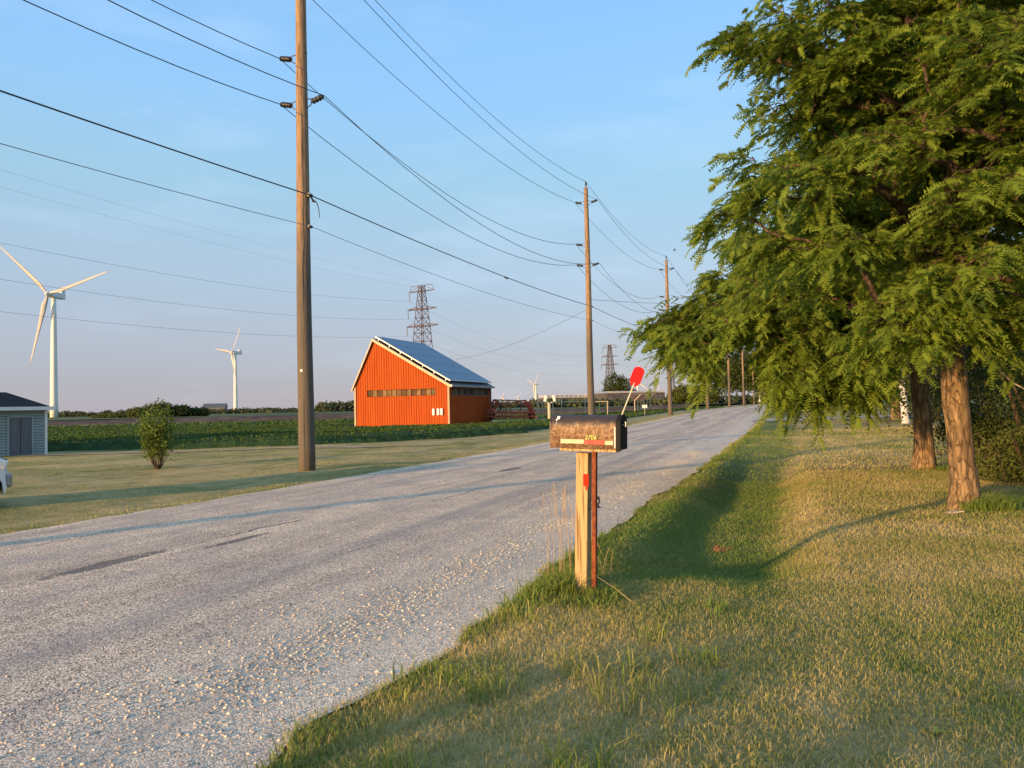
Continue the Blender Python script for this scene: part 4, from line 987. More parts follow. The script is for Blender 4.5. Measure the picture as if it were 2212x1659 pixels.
bm = new(); box(bm, (-L / 2 + 0.055, -Wd * 0.36, Hh * 0.90), (0.022, 0.004, 0.03), Matrix.Rotation(R(-42), 3, 'X')); box(bm, (-L / 2 + 0.045, -Wd * 0.455, Hh * 0.80), (0.008, 0.004, 0.03), Matrix.Rotation(R(-20), 3, 'X')); mobj('dent_patch', bm, M_WHITE)
# labels on the near side
yl = -Wd / 2 - 0.0035
bm = new(); box(bm, (-0.075, yl, 0.050), (0.175, 0.002, 0.030)); mobj('label_strip', bm, M_LABELW)
bm = new(); box(bm, (0.085, yl, 0.047), (0.150, 0.002, 0.030)); mobj('label_strip', bm, M_LABELR)['label'] = 'red printed name strip'
bm = new(); box(bm, (0.192, yl, 0.046), (0.058, 0.002, 0.028)); mobj('label_strip', bm, M_LABELW)
bm = new()
rr = random.Random(4)
for k in range(13):
    x_ = 0.022 + k * 0.0095; h_ = rr.choice((0.012, 0.009, 0.015)); bar(bm, (x_, yl - 0.002, 0.047 - h_ / 2), (x_ + rr.choice((-0.003, 0.0, 0.004)), yl - 0.002, 0.047 + h_ / 2), 0.0028, 0.001)
mobj('worn_print', bm, M_PINK)
fc = bpy.data.curves.new('house_number', 'FONT'); fc.body = '2706'; fc.size = 0.042; fc.extrude = 0.0006; fc.shear = 0.2; fc.offset = 0.0007
fc.materials.append(M_DIGIT)
fo = bpy.data.objects.new('digits_curve', fc); hm = bpy.data.meshes.new_from_object(fo); bpy.data.objects.remove(fo); fo = bpy.data.objects.new('house_number', hm); COL.objects.link(fo); fo.parent = mb
fo.matrix_local = tilt @ Matrix.Translation((0.018, yl - 0.001, 0.066)) @ Matrix.Rotation(PI / 2, 4, 'X')
# flag on the road side
bm = new(); f0 = Vector((L / 2 - 0.055, Wd / 2 + 0.012, Hh * 0.55)); fd = Vector((0.40, 0.0, 1.0)).normalized()
tube(bm, [f0, f0 + fd * 0.36], 0.005, 6); flag = mobj('flag_rod', bm, M_ROD)
bm = new(); fp = Vector((fd.z, 0, -fd.x)); c0 = f0 + fd * 0.335
poly = [c0 + fp * a + fd * b for a, b in ((-0.018, 0), (0.018, 0), (0.040, 0.035), (0.040, 0.115), (0.030, 0.135), (0.010, 0.143), (-0.012, 0.143), (-0.032, 0.134), (-0.041, 0.115), (-0.041, 0.035))]
prism(bm, poly, (0, -0.003, 0), (0, 0.006, 0)); mobj('flag', bm, M_FLAG)
bm = new(); tube(bm, [f0 - Vector((0, 0.012, 0)), f0 + Vector((0, 0.014, 0))], 0.012, 8); mobj('flag_pivot', bm, M_STEEL)
# support board and posts
bm = new(); box(bm, (0.03, 0.0, -0.011), (0.415, 0.14, 0.018)); bevel_all(bm, 0.003); mobj('support_board', bm, M_BOARD)
ib = Matrix.Rotation(-th, 4, 'Z')
def post_pt(px, py, Z): return ib @ (at(px, py, Z) - mb.location)
g = MB.copy(); g.z = mbz
top = mb.location.copy()
cx0 = at(1258, 1285, 5.62 * KM); ct = at(1261.5, 970, 5.62 * KM)
def lumber(offx, wx, wy, name, ptop, pbot, ry, m, extra=0.05):
    bm = new(); a = pbot - mb.location; b = ptop - mb.location
    q = (b - a).to_track_quat('Z', 'Y').to_matrix() @ Matrix.Rotation(ry, 3, 'Z')
    mm = Matrix.Translation((a + b) / 2) @ q.to_4x4() @ Matrix.Diagonal((wx, wy, (b - a).length + extra, 1)); bmesh.ops.create_cube(bm, size=1.0, matrix=mm)
    bevel_all(bm, 0.004, 1); bm.transform(ib); return bm_obj(name, bm, m, mb)
lumber(0, 0.090, 0.09, 'wooden_post', at(1262, 985, 5.66 * KM), at(1258, 1300, 5.66 * KM), 0.30 + PI / 2, M_POST)
lumber(0, 0.030, 0.034, 'rusty_stake', at(1284.5, 972, 5.57 * KM), at(1284, 1302, 5.57 * KM), 0.3, M_RUST)
bm = new(); p_ = post_pt(1266, 1037, 5.575 * KM); box(bm, p_, (0.042, 0.008, 0.085), Matrix.Rotation(-th - 0.0, 3, 'Z')); bevel_all(bm, 0.003); box(bm, p_ + Vector((0, 0.0, -0.055)), (0.012, 0.006, 0.03), Matrix.Rotation(-th, 3, 'Z')); bm_obj('reflector', bm, M_ORANGE, mb)
for py in (1076, 1095):
    bm = new(); pts = []
    for k in range(17):
        a = 2 * PI * k / 16; pts.append((post_pt(1268, py, 5.70 * KM)) + Vector((0.078 * math.cos(a) * (1.15 if math.cos(a) > 0 else 0.9), 0.068 * math.sin(a) * 1.15, 0.006 * math.sin(2 * a))))
    tube(bm, pts, 0.0028, 4, False)
    if py == 1076:
        e0 = post_pt(1291, 1078, 5.66 * KM); tube(bm, [e0, e0 + Vector((0.01, 0, 0.02)), e0 + Vector((0.012, 0, -0.02)), e0 + Vector((0.0, -0.01, -0.05)), e0 + Vector((0.02, 0, -0.06))], 0.006, 5)
    bm_obj('tie_wire', bm, M_BLACK, mb)
bm = new(); p_ = post_pt(1256, 1119, 5.60 * KM); bmesh.ops.create_circle(bm, cap_ends=True, segments=10, radius=0.009, matrix=Matrix.Translation(p_ + Vector((0, -0.003, 0))) @ Matrix.Rotation(PI / 2, 4, 'X')); bm.free()

# dry weed stalks by the post
M_DRY = simple('dry_stalk', (0.60, 0.42, 0.22), (0.42, 0.27, 0.13), 8, 0.8)
def stalk_plant(name, base, n, h, spread, label, cat, m=M_DRY, seeds=True, seed=1, r0=0.0014):
    r = random.Random(seed); t = thing(name, label, cat, base)
    for k in range(n):
        bm = new(); a = r.uniform(0, 2 * PI); d = r.uniform(0.2, 1) * spread; hh = h * r.uniform(0.6, 1.0); o = Vector((r.uniform(-0.05, 0.05), r.uniform(-0.05, 0.05), -0.02))
        pts = [o + Vector((math.cos(a) * d * f * f, math.sin(a) * d * f * f, hh * f)) for f in (0, 0.25, 0.5, 0.75, 1.0)]
        tube(bm, pts, [r0 * 1.3, r0 * 1.1, r0, r0 * 0.8, r0 * 0.4], 4)
        if seeds:
            for j in range(9):
                f = 0.72 + 0.28 * j / 9; p = pts[3].lerp(pts[4], j / 9.0); q_ = Vector((r.uniform(-1, 1), r.uniform(-1, 1), 1.2)).normalized(); bar(bm, p, p + q_ * 0.022, 0.003, 0.0015)
        bm_obj('stalk', bm, m, t)
    return t
for i, (px, py, n, h, sp_, lab) in enumerate(((1197, 1262, 4, 0.88, 0.10, 'tall dry weed stalks left of the mailbox post, the furthest from it'), (1220, 1250, 5, 0.95, 0.10, 'tall dry weed stalks between the far stalks and the mailbox post'), (1238, 1262, 4, 0.75, 0.08, 'dry stalks touching the left side of the mailbox post'),
                                              (1312, 1262, 4, 0.55, 0.22, 'thin bent dry stalks right of the rusty stake'))):
    p = at_ground(px, py); stalk_plant('dry_weed', p, n, h, sp_, lab, 'weed', seed=20 + i)
p = at_ground(1330, 1310); bm = new(); tube(bm, [p + Vector((-0.12, 0, 0.20)), p + Vector((0.0, 0.0, 0.12)), p + Vector((0.14, -0.05, 0.01))], 0.0018, 5); meta(bm_obj('fallen_stem', bm, M_DRY), 'pale bent stem lying beside the mailbox post', 'stem')
M_REDW = simple('red_weed', (0.38, 0.16, 0.10), (0.26, 0.12, 0.07), 9, 0.8)
stalk_plant('red_weed', at_ground(1552, 1192), 10, 0.10, 0.12, 'small reddish weed in the green ditch grass', 'weed', M_REDW, False, 5, 0.005)
def broad_plant(base, n, ln, label, seed):
    r = np.random.default_rng(seed); t = thing('broadleaf_weed', label, 'weed', base)
    for k in range(n):
        bm = new(); a = r.random() * 2 * PI; l = ln * r.uniform(0.6, 1.1); up = r.uniform(0.3, 1.3); d = Vector((math.cos(a), math.sin(a), 0)); e_ = Vector((-d.y, d.x, 0)); vs = []
        for f, w_ in ((0, 0.002), (0.3, 0.007), (0.6, 0.009), (0.85, 0.006), (1, 0.001)):
            c = d * l * f * 0.7 + Vector((0, 0, l * up * f * (1.1 - 0.55 * f))); vs.append((bm.verts.new(c - e_ * w_), bm.verts.new(c + Vector((0, 0, -0.004))), bm.verts.new(c + e_ * w_)))
        for i in range(4):
            bm.faces.new((vs[i][0], vs[i][1], vs[i + 1][1], vs[i + 1][0])); bm.faces.new((vs[i][1], vs[i][2], vs[i + 1][2], vs[i + 1][1]))
        bm_obj('leaf', bm, M_WEED, t)
M_WEED = simple('weed_leaf', (0.17, 0.24, 0.06), (0.10, 0.16, 0.035), 12, 0.5)
broad_plant(at_ground(2016, 1590), 9, 0.075, 'pale broadleaf weed in the front lawn near the picture edge', 3)
broad_plant(at_ground(1335, 1602), 7, 0.10, 'small broadleaf weed in the front lawn near the watermark end', 4)['x'] if False else None

# ================================================================== RED FARM IMPLEMENT
M_FARMR = simple('implement_red', (0.36, 0.075, 0.035), (0.22, 0.05, 0.028), 4, 0.7)
M_FARMO = simple('implement_faded', (0.34, 0.15, 0.08), (0.22, 0.08, 0.045), 4, 0.7)
im0 = at(1100, 912, 66); im = thing('farm_implement', 'folded red tillage implement parked beside the barn', 'cultivator', (im0.x, im0.y, Hs(im0.x, im0.y) + 0.22), R(4))
def ip(px, py): q_ = at(px, py, 66); return Vector((q_.x - im0.x, 0, q_.z - im0.z))
YB = Vector((0, 1.3, 0))
def fr(name, segs, w_, m, depth=True):
    bm = new()
    for (a, b) in segs:
        bar(bm, ip(*a), ip(*b), w_)
        if depth: bar(bm, ip(*a) + YB, ip(*b) + YB, w_)
    return bm_obj(name, bm, m, im)
fr('main_beam', [((1050, 899), (1150, 899)), ((1050, 907), (1160, 907))], 0.16, M_FARMR)
fr('wing_frame', [((1052, 903), (1068, 870)), ((1068, 870), (1079, 880)), ((1079, 880), (1060, 902)), ((1062, 882), (1076, 876)), ((1057, 892), (1070, 888))], 0.13, M_FARMR)
fr('wing_frame', [((1150, 900), (1136, 872)), ((1136, 872), (1118, 875)), ((1142, 884), (1130, 880)), ((1155, 900), (1144, 874))], 0.13, M_FARMR)
fr('top_rail', [((1068, 871), (1138, 873)), ((1080, 880), (1126, 880))], 0.10, M_FARMO)
bm = new()
for px0, px1 in ((1064, 1078), (1079, 1086), (1092, 1100), (1108, 1096), (1122, 1132)): bar(bm, ip(px0, 900) + YB * 0.5, ip(px1, 876) + YB * 0.2, 0.07)
bm_obj('folding_arm', bm, M_FARMO, im)
for k, px in enumerate(np.linspace(1054, 1150, 13)):
    bm = new(); a = ip(px, 902) + YB * (k % 3) * 0.45; tube(bm, [a, a + Vector((0.05, -0.25, -0.12)), a + Vector((0.0, -0.1, -0.42))], 0.045, 5); bm_obj('shank', bm, M_FARMO if k % 2 else M_FARMR, im)
for px in (1062, 1150):
    bm = new(); c = ip(px, 906) + YB * 0.6; tube(bm, [c + Vector((-0.0, -0.15, 0)), c + Vector((0, 0.15, 0))], 0.33, 14); bm_obj('wheel', bm, M_TYRE, im)
bm = new()
for k in range(3): a = ip(1074 + 6 * k, 898) ; tube(bm, [a, a + Vector((0.25, 0.2, 0.55)), a + Vector((0.6, 0.4, 0.75))], 0.04, 5)
bm_obj('hose', bm, M_BLACK, im)

# ================================================================== FAR SITE: greenhouses, racks, fence, posts, sign
M_GH = simple('greenhouse_roof', (0.42, 0.39, 0.38), (0.34, 0.32, 0.32), 0.2, 0.6)
M_GHW = simple('greenhouse_wall', (0.10, 0.09, 0.08), (0.07, 0.065, 0.06), 0.5, 0.5)
M_GHP = simple('greenhouse_pane', (0.12, 0.12, 0.13), (0.07, 0.07, 0.08), 0.4, 0.3)
M_PALE = simple('pale_post', (0.58, 0.50, 0.38), (0.46, 0.40, 0.30), 3, 0.6)
def greenhouse(pxa, pxb, pyt, Z, bays, label, hgt=4.6, pitch=1.2):
    a = at(pxa, pyt, Z); b = at(pxb, pyt, Z + 6); t = thing('greenhouse', label, 'greenhouse', (a.x, a.y, 0.75), math.atan2(b.y - a.y, b.x - a.x), None)
    Lg = (Vector((b.x, b.y, 0)) - Vector((a.x, a.y, 0))).length; ht = a.z - 0.75; bw = Lg / bays
    bm = new(); box(bm, (Lg / 2, 7, (ht - pitch) / 2), (Lg, 14, ht - pitch)); bm_obj('wall', bm, M_GHW, t)
    for k in range(bays):
        bm = new(); prism(bm, [(k * bw, -0.2, ht - pitch), ((k + 1) * bw, -0.2, ht - pitch), ((k + 0.5) * bw, -0.2, ht)], (0, 0, 0), (0, 14.4, 0)); bm_obj('roof_bay', bm, M_GH, t)
        bm = new(); box(bm, ((k + 0.5) * bw, -0.06, (ht - pitch) * 0.52), (bw * 0.72, 0.08, (ht - pitch) * 0.55)); bm_obj('pane', bm, M_GHP, t)
    bm = new(); bar(bm, (0, -0.25, ht - pitch), (Lg, -0.25, ht - pitch), 0.25); bm_obj('gutter', bm, M_GH, t)
greenhouse(1310, 1436, 845, 300, 8, 'long low greenhouse with pale roof below the round dark tree', pitch=0.7)
greenhouse(1176, 1292, 853, 380, 12, 'long distant greenhouse left of the mailbox pole', pitch=1.5)
# rack of posts with slanting arms
r0 = at(1388, 891, 96); rk = thing('post_rack', 'row of pale posts carrying slanting orange arms in the field', 'rack', (r0.x, r0.y, 0.0), R(-8))
r0.z = 0
zb = Hs(r0.x, r0.y)
pxs = [1372.7, 1379.5, 1386.5, 1393, 1399.7, 1406.5]
for k, px in enumerate(pxs):
    x_ = (px - 1389.5) / FPX * 96; yy_ = (k - 2.5) * 0.5; tz = at(px, 865, 96).z
    bm = new(); bar(bm, (x_, yy_, zb - 0.1), (x_, yy_, tz), 0.09); bm_obj('post', bm, M_PALE, rk)
    bm = new(); bar(bm, (x_, yy_, tz), (x_ + 0.75, yy_, tz + 0.72), 0.09); bm_obj('arm', bm, M_FARMO if k % 2 else M_PALE, rk)
    bm = new(); bar(bm, (x_, yy_, tz), (x_ - 0.62, yy_, tz + 0.66), 0.06); bm_obj('arm', bm, M_FARMO, rk)
bm = new(); tz = at(1389, 851, 96).z; bar(bm, (-1.5, -1.2, tz), (1.7, 1.2, tz), 0.07); bar(bm, (-1.4, -1.2, tz - 0.75), (1.2, 1.2, tz - 0.75), 0.05); bm_obj('rail', bm, M_PALE, rk)
# rail fence of pale pipes
f0_ = at(1160, 888, 72); fz = Hs(f0_.x, f0_.y)
fe = thing('pipe_fence', 'pale pipe frame fence in the field beyond the mailbox', 'fence', (0, 0, 0))
for px, h0 in ((1161, 850), (1172, 866), (1194, 868), (1213, 860), (1264, 850), (1312, 868)):
    q_ = at(px, 868, 72); bm = new(); tube(bm, [(q_.x, q_.y, Hs(q_.x, q_.y) - 0.1), (q_.x, q_.y, at(px, h0, 72).z)], 0.045, 6); bm_obj('post', bm, M_PALE, fe)
bm = new(); a, b = at(1150, 869, 72), at(1314, 867, 72); tube(bm, [a, b], 0.04, 6); bm_obj('rail', bm, M_PALE, fe)
q_ = at(1186, 873, 62); fl = thing('floodlight_post', 'thick pale post with two white angled lamp heads', 'floodlight', (q_.x, q_.y, Hs(q_.x, q_.y)))
bm = new(); tube(bm, [(0, 0, -0.1), (0, 0, q_.z - Hs(q_.x, q_.y) + 0.1)], 0.12, 8); bm_obj('post', bm, M_PALE, fl)
for sx_, nm in ((-0.28, 'lamp'), (0.42, 'lamp')):
    bm = new(); zt_ = q_.z - Hs(q_.x, q_.y); bar(bm, (0, 0, zt_), (sx_ * 0.7, 0, zt_ + 0.2), 0.06); box(bm, (sx_, 0, zt_ + 0.45), (0.22, 0.2, 0.5), Matrix.Rotation(R(14 if sx_ < 0 else -14), 3, 'Y')); bevel_all(bm, 0.03); bm_obj(nm, bm, M_WHITE, fl)
for px, lab in ((1295, 'yellow marker post in the field behind the flag rod'), (1307, 'thin tan marker post right of the yellow one'), (1283, 'dark tan marker post hidden close to the mailbox pole')):
    q_ = at(px, 869, 80); bm = new(); tube(bm, [(q_.x, q_.y, Hs(q_.x, q_.y) - 0.1), (q_.x, q_.y, q_.z)], 0.07 if px == 1295 else 0.05, 8)
    meta(bm_obj('marker_post', bm, simple('marker_%d' % px, (0.55, 0.50, 0.16) if px == 1295 else (0.40, 0.30, 0.12))), lab, 'post', 'marker posts in the field')
q_ = at(1392.5, 878, 62); sg = thing('field_sign', 'small white sign on a thin stake at the crop edge', 'sign', (q_.x, q_.y, Hs(q_.x, q_.y)))
hz0 = q_.z - Hs(q_.x, q_.y)
bm = new(); tube(bm, [(0, 0, -0.1), (0, 0, hz0)], 0.02, 6); bm_obj('stake', bm, M_PALE, sg)
bm = new(); box(bm, (0, -0.03, hz0), (0.40, 0.02, 0.26)); bevel_all(bm, 0.005); bm_obj('sign_board', bm, M_WHITE, sg)
# tiny bird
q_ = at(1457, 541, 70); bd = new(); tube(bd, [q_ + Vector((-0.16, 0, 0)), q_ + Vector((-0.05, 0, 0.02)), q_ + Vector((0.06, 0, 0.02)), q_ + Vector((0.15, 0, 0))], [0.01, 0.05, 0.045, 0.01], 6)
for s_ in (-1, 1): bd.faces.new([bd.verts.new(q_ + Vector(v)) for v in ((0.06, 0, 0.03), (-0.06, 0, 0.03), (-0.10, s_ * 0.30, 0.10), (0.0, s_ * 0.32, 0.11))])
meta(bm_obj('bird', bd, M_WIRE2), 'tiny bird in flight right of the second utility pole', 'bird')
# barn-side house far left of turbine two
q_ = at(465, 872, 700); fh = thing('far_barn', 'far grey barn among the trees left of the second turbine', 'barn', (q_.x, q_.y, 0.8), 0.2)
bm = new(); box(bm, (0, 0, 3), (19, 12, 6)); bm_obj('wall', bm, simple('far_barn_wall', (0.16, 0.18, 0.20)), fh)
bm = new(); prism(bm, [(-10, -6.6, 6), (-10, 0, 9.4), (-10, 6.6, 6)], (0, 0, 0), (20, 0, 0)); bm_obj('roof', bm, simple('far_barn_roof', (0.11, 0.125, 0.15)), fh)

# ================================================================== TREES
def bark_mat(name, c1, c2):
    m, t, b = base_mat(name, 0.9, 0.15); q = NB(t)
    v = q.coord('Object', (1, 1, 0.22)); n = q.noise(v, 16, 6, 0.7, 0.8); f = q.voro(v, 22, 'Distance')
    big = q.noise(q.coord('Object'), 1.8, 4)
    c = q.ramp(n, [(0.32, c2), (0.62, c1)]); c = q.mix(q.ramp(big, [(0.4, 0.0), (0.7, 0.35)]), c, tuple(x * 1.25 for x in c1)); c = q.mix(q.ramp(f, [(0.35, 0.0), (0.65, 0.55)]), c, tuple(x * 0.35 for x in c2))
    ed = q.voro(q.coord('Object', (1, 1, 0.22)), 24, 'Distance', 'DISTANCE_TO_EDGE'); ck = q.ramp(q.math('ADD', ed, q.math('MULTIPLY', q.math('SUBTRACT', n, 0.45), 0.55)), [(0.01, 0.45), (0.07, 0.0)])
    c = q.mix(ck, c, tuple(x * 0.30 for x in c2))
    q.l(c, b.inputs['Base Color']); q.bump(q.math('SUBTRACT', q.math('ADD', n, 0.0), q.math('MULTIPLY', ck, 0.9)), 1.0, 0.035, b); return m
M_BARK = bark_mat('locust_bark', (0.36, 0.245, 0.14), (0.17, 0.11, 0.065))
M_BARKD = bark_mat('dark_bark', (0.15, 0.105, 0.075), (0.08, 0.055, 0.04))
M_BARKW = simple('white_bark', (0.58, 0.58, 0.60), (0.42, 0.42, 0.44), 5, 0.8)
M_LOCUST = leaf_mat('locust_leaves', (0.080, 0.135, 0.020), (0.215, 0.310, 0.046), (0.26, 0.32, 0.052), 0.47)
M_FAROL = leaf_mat('far_leaves', (0.035, 0.055, 0.016), (0.085, 0.115, 0.030), (0.16, 0.15, 0.045), 0.25)
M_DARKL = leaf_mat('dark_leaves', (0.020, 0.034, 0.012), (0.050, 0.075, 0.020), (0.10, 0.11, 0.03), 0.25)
M_HAZEL = leaf_mat('treeline_leaves', (0.045, 0.060, 0.035), (0.080, 0.100, 0.050), (0.12, 0.12, 0.06), 0.1)

def tube_np(P, Rr, n):
    """P (k,3), R (k) -> verts, quads"""
    P = np.asarray(P); k = len(P); d = np.gradient(P, axis=0); d /= np.linalg.norm(d, axis=1)[:, None] + 1e-9
    ref = np.array([0.31, 0.17, 1.0]) if abs(d[0, 2]) < 0.9 else np.array([1.0, 0.2, 0.0])
    a = np.cross(d, ref); a /= np.linalg.norm(a, axis=1)[:, None] + 1e-9; b = np.cross(d, a)
    th_ = np.arange(n) * 2 * PI / n
    V = P[:, None] + (a[:, None] * np.cos(th_)[None, :, None] + b[:, None] * np.sin(th_)[None, :, None]) * np.asarray(Rr)[:, None, None]
    F = []
    i = np.arange(k - 1)[:, None] * n; j = np.arange(n)[None]; j2 = (j + 1) % n
    F = np.stack([(i + j).ravel(), (i + j2).ravel(), (i + n + j2).ravel(), (i + n + j).ravel()], 1)
    return V.reshape(-1, 3), F
def grow(trunk, tips, rng, tip_r=0.005, expo=2.3, start=0.0, arch=0.22, sides=5):
    """branches from the trunk line to every tip; returns wood verts/faces and the direction at each tip"""
    nodes = [np.array(p, float) for p in trunk]; parent = [-1] + list(range(len(trunk) - 1)); ntr = len(trunk)
    zmin = trunk[0][2] + start
    chains = []; tipnode = []
    N = np.zeros((len(tips) * 5 + ntr, 3)); N[:ntr] = np.array(nodes); cnt = ntr
    elig = np.zeros(len(N), bool); elig[:ntr] = N[:ntr, 2] >= zmin
    tdir = np.zeros((len(tips), 3))
    for ti, tp in enumerate(tips):
        D = tp - N[:cnt]; dist = np.linalg.norm(D, axis=1) + 0.8 * np.clip(N[:cnt, 2] - tp[2] + 0.1, 0, None) + 0.15 * np.linalg.norm((N[:cnt] - N[0])[:, :2], axis=1) * 0
        dist[~elig[:cnt]] = 1e9
        j = int(np.argmin(dist)); A = N[j].copy(); L = np.linalg.norm(tp - A)
        ns_ = 2 if L < 0.5 else (3 if L < 1.5 else 5)
        ids = [j]; ctrl = (A + tp) / 2 + np.array([0, 0, arch * L]) + rng.normal(0, 0.07 * L, 3)
        for k in range(1, ns_ + 1):
            f = k / ns_; p = A * (1 - f) ** 2 + 2 * ctrl * f * (1 - f) + tp * f * f
            if cnt >= len(N): N = np.vstack([N, np.zeros((2000, 3))]); elig = np.concatenate([elig, np.zeros(2000, bool)])
            N[cnt] = p; parent.append(ids[-1]); elig[cnt] = True; ids.append(cnt); cnt += 1
        chains.append(ids); tipnode.append(ids[-1]); d = N[ids[-1]] - N[ids[-2]]; tdir[ti] = d / (np.linalg.norm(d) + 1e-9)
    w_ = np.zeros(cnt); w_[tipnode] += tip_r ** expo
    for k in range(cnt - 1, 0, -1): w_[parent[k]] += w_[k]
    rad = w_ ** (1 / expo)
    VV_, FF_, o = [], [], 0
    for ids in chains:
        r_ = rad[ids].copy(); r_[0] = min(r_[0], r_[1] * 1.25)
        V, F = tube_np(N[ids], r_, sides if r_[0] > 0.03 else 4 if r_[0] > 0.012 else 3); VV_.append(V); FF_.append(F + o); o += len(V)
    return np.concatenate(VV_), np.concatenate(FF_), tdir
def plumes(P, Dir, rng, nleaf=12, size=0.55, leaf=0.17, pairs=8, lw=0.011, ll=0.030, droop=0.30, kite=True):
    """feathery sprays: a drooping twig with pinnate leaves on both sides"""
    n = len(P); out_ = Dir.copy(); out_[:, 2] = np.clip(out_[:, 2], -0.4, 0.35); out_ /= np.linalg.norm(out_, axis=1)[:, None] + 1e-9
    side = np.cross(out_, np.array([0, 0, 1.0])); side /= np.linalg.norm(side, axis=1)[:, None] + 1e-9
    tilt_ = rng.normal(0, 0.35, n)[:, None]
    side = side * np.cos(tilt_) + np.array([0, 0, 1.0]) * np.sin(tilt_)
    sz_ = size * rng.uniform(0.45, 1.6, n); dr = droop * rng.uniform(0.4, 1.9, n)
    a = (np.arange(nleaf) + 0.5) / nleaf; a = a[None] * np.ones((n, 1)) + rng.normal(0, 0.04, (n, nleaf))
    base = P[:, None] + out_[:, None] * ((a - 0.45) * sz_[:, None])[..., None]; base[..., 2] -= dr[:, None] * np.clip(a, 0, 1.2) ** 2
    sg = np.where(np.arange(nleaf) % 2 == 0, 1.0, -1.0)[None, :, None]
    ld_ = out_[:, None] * (0.45 + 0.5 * a[..., None]) + side[:, None] * sg * (0.95 - 0.55 * a[..., None]) + rng.normal(0, 0.22, (n, nleaf, 3)); ld_[..., 2] -= 0.18 + 0.35 * a
    ld_ /= np.linalg.norm(ld_, axis=-1)[..., None]
    LL = leaf * rng.uniform(0.6, 1.2, (n, nleaf)) * rng.uniform(0.7, 1.25, (n, 1))
    B = base.reshape(-1, 3); D = ld_.reshape(-1, 3); LL = LL.ravel(); m = len(B)
    nrm = np.array([0, 0, 1.0]) + rng.normal(0, 0.55, (m, 3)); nrm -= D * (nrm * D).sum(1)[:, None]; nrm /= np.linalg.norm(nrm, axis=1)[:, None] + 1e-9
    E = np.cross(D, nrm)
    t = (np.arange(pairs) + 0.8) / pairs
    # leaflets
    c = B[:, None] + D[:, None] * (t[None] * LL[:, None])[..., None]; c[..., 2] -= (0.12 * LL[:, None]) * t[None] ** 2 * 2
    tp_ = np.repeat(np.clip(rng.random(n) * 0.7 + 0.75 * vnoise(P[:, 0] * 1.1 + 30, P[:, 2] * 1.1 + P[:, 1] + 30) + 0.32, 0, 1), nleaf)[:, None] * 0.72 + rng.random((m, 1)) * 0.28
    Vl, Tl = [], []
    kk = 4 if kite else 3
    for s_ in (1, -1):
        ld2 = E[:, None] * s_ * 0.9 + D[:, None] * 0.42 + rng.normal(0, 0.12, (m, pairs, 3)); ld2 -= nrm[:, None] * 0.25
        ln_ = ll * (1 - 0.45 * np.abs(t - 0.45))[None, :, None] * rng.uniform(0.8, 1.2, (m, pairs, 1))
        wv = D[:, None] * lw / 2 * np.ones((m, pairs, 1))
        if kite: V = np.stack([c, c + ld2 * ln_ * 0.5 + wv, c + ld2 * ln_, c + ld2 * ln_ * 0.5 - wv], 2)
        else: V = np.stack([c + wv, c + ld2 * ln_, c - wv], 2)
        Vl.append(V.reshape(-1, 3)); Tl.append(np.repeat((tp_ * np.ones((1, pairs))).ravel(), kk))
    V = np.concatenate(Vl); T = np.concatenate(Tl); F = np.arange(len(V)).reshape(-1, kk)
    return V, F, T
def in_ell(n, ells, rng, shell=0.55, surf=0.75):
    vol = np.array([e[3] * e[4] * e[5] for e in ells]) ** 0.8; pick = rng.choice(len(ells), n, p=vol / vol.sum()); out_ = []
    for k in pick:
        e = ells[k]; d = rng.normal(0, 1, 3); d /= np.linalg.norm(d); r_ = rng.uniform(shell, 1.0) if rng.random() < surf else rng.uniform(0.15, 1)
        out_.append((e[0] + d[0] * e[3] * r_, e[1] + d[1] * e[4] * r_, e[2] + d[2] * e[5] * r_))
    return np.array(out_)
def clusters(ells, nc, m, rng, rad, flat=0.38, droop=0.45):
    C = in_ell(nc, ells, rng, 0.5, 0.8); k = np.repeat(np.arange(nc), m); n = len(k)
    sc = rng.uniform(0.65, 1.35, nc)[k]
    a = rng.uniform(0, 2 * PI, n); r_ = np.sqrt(rng.random(n))
    off = np.stack([np.cos(a) * r_, np.sin(a) * r_, 0 * a], 1)
    P = C[k] + off * (rad * sc)[:, None]; P[:, 2] += (rng.normal(0, flat * 0.45, n) - droop * r_ ** 2) * rad * sc
    return P, off
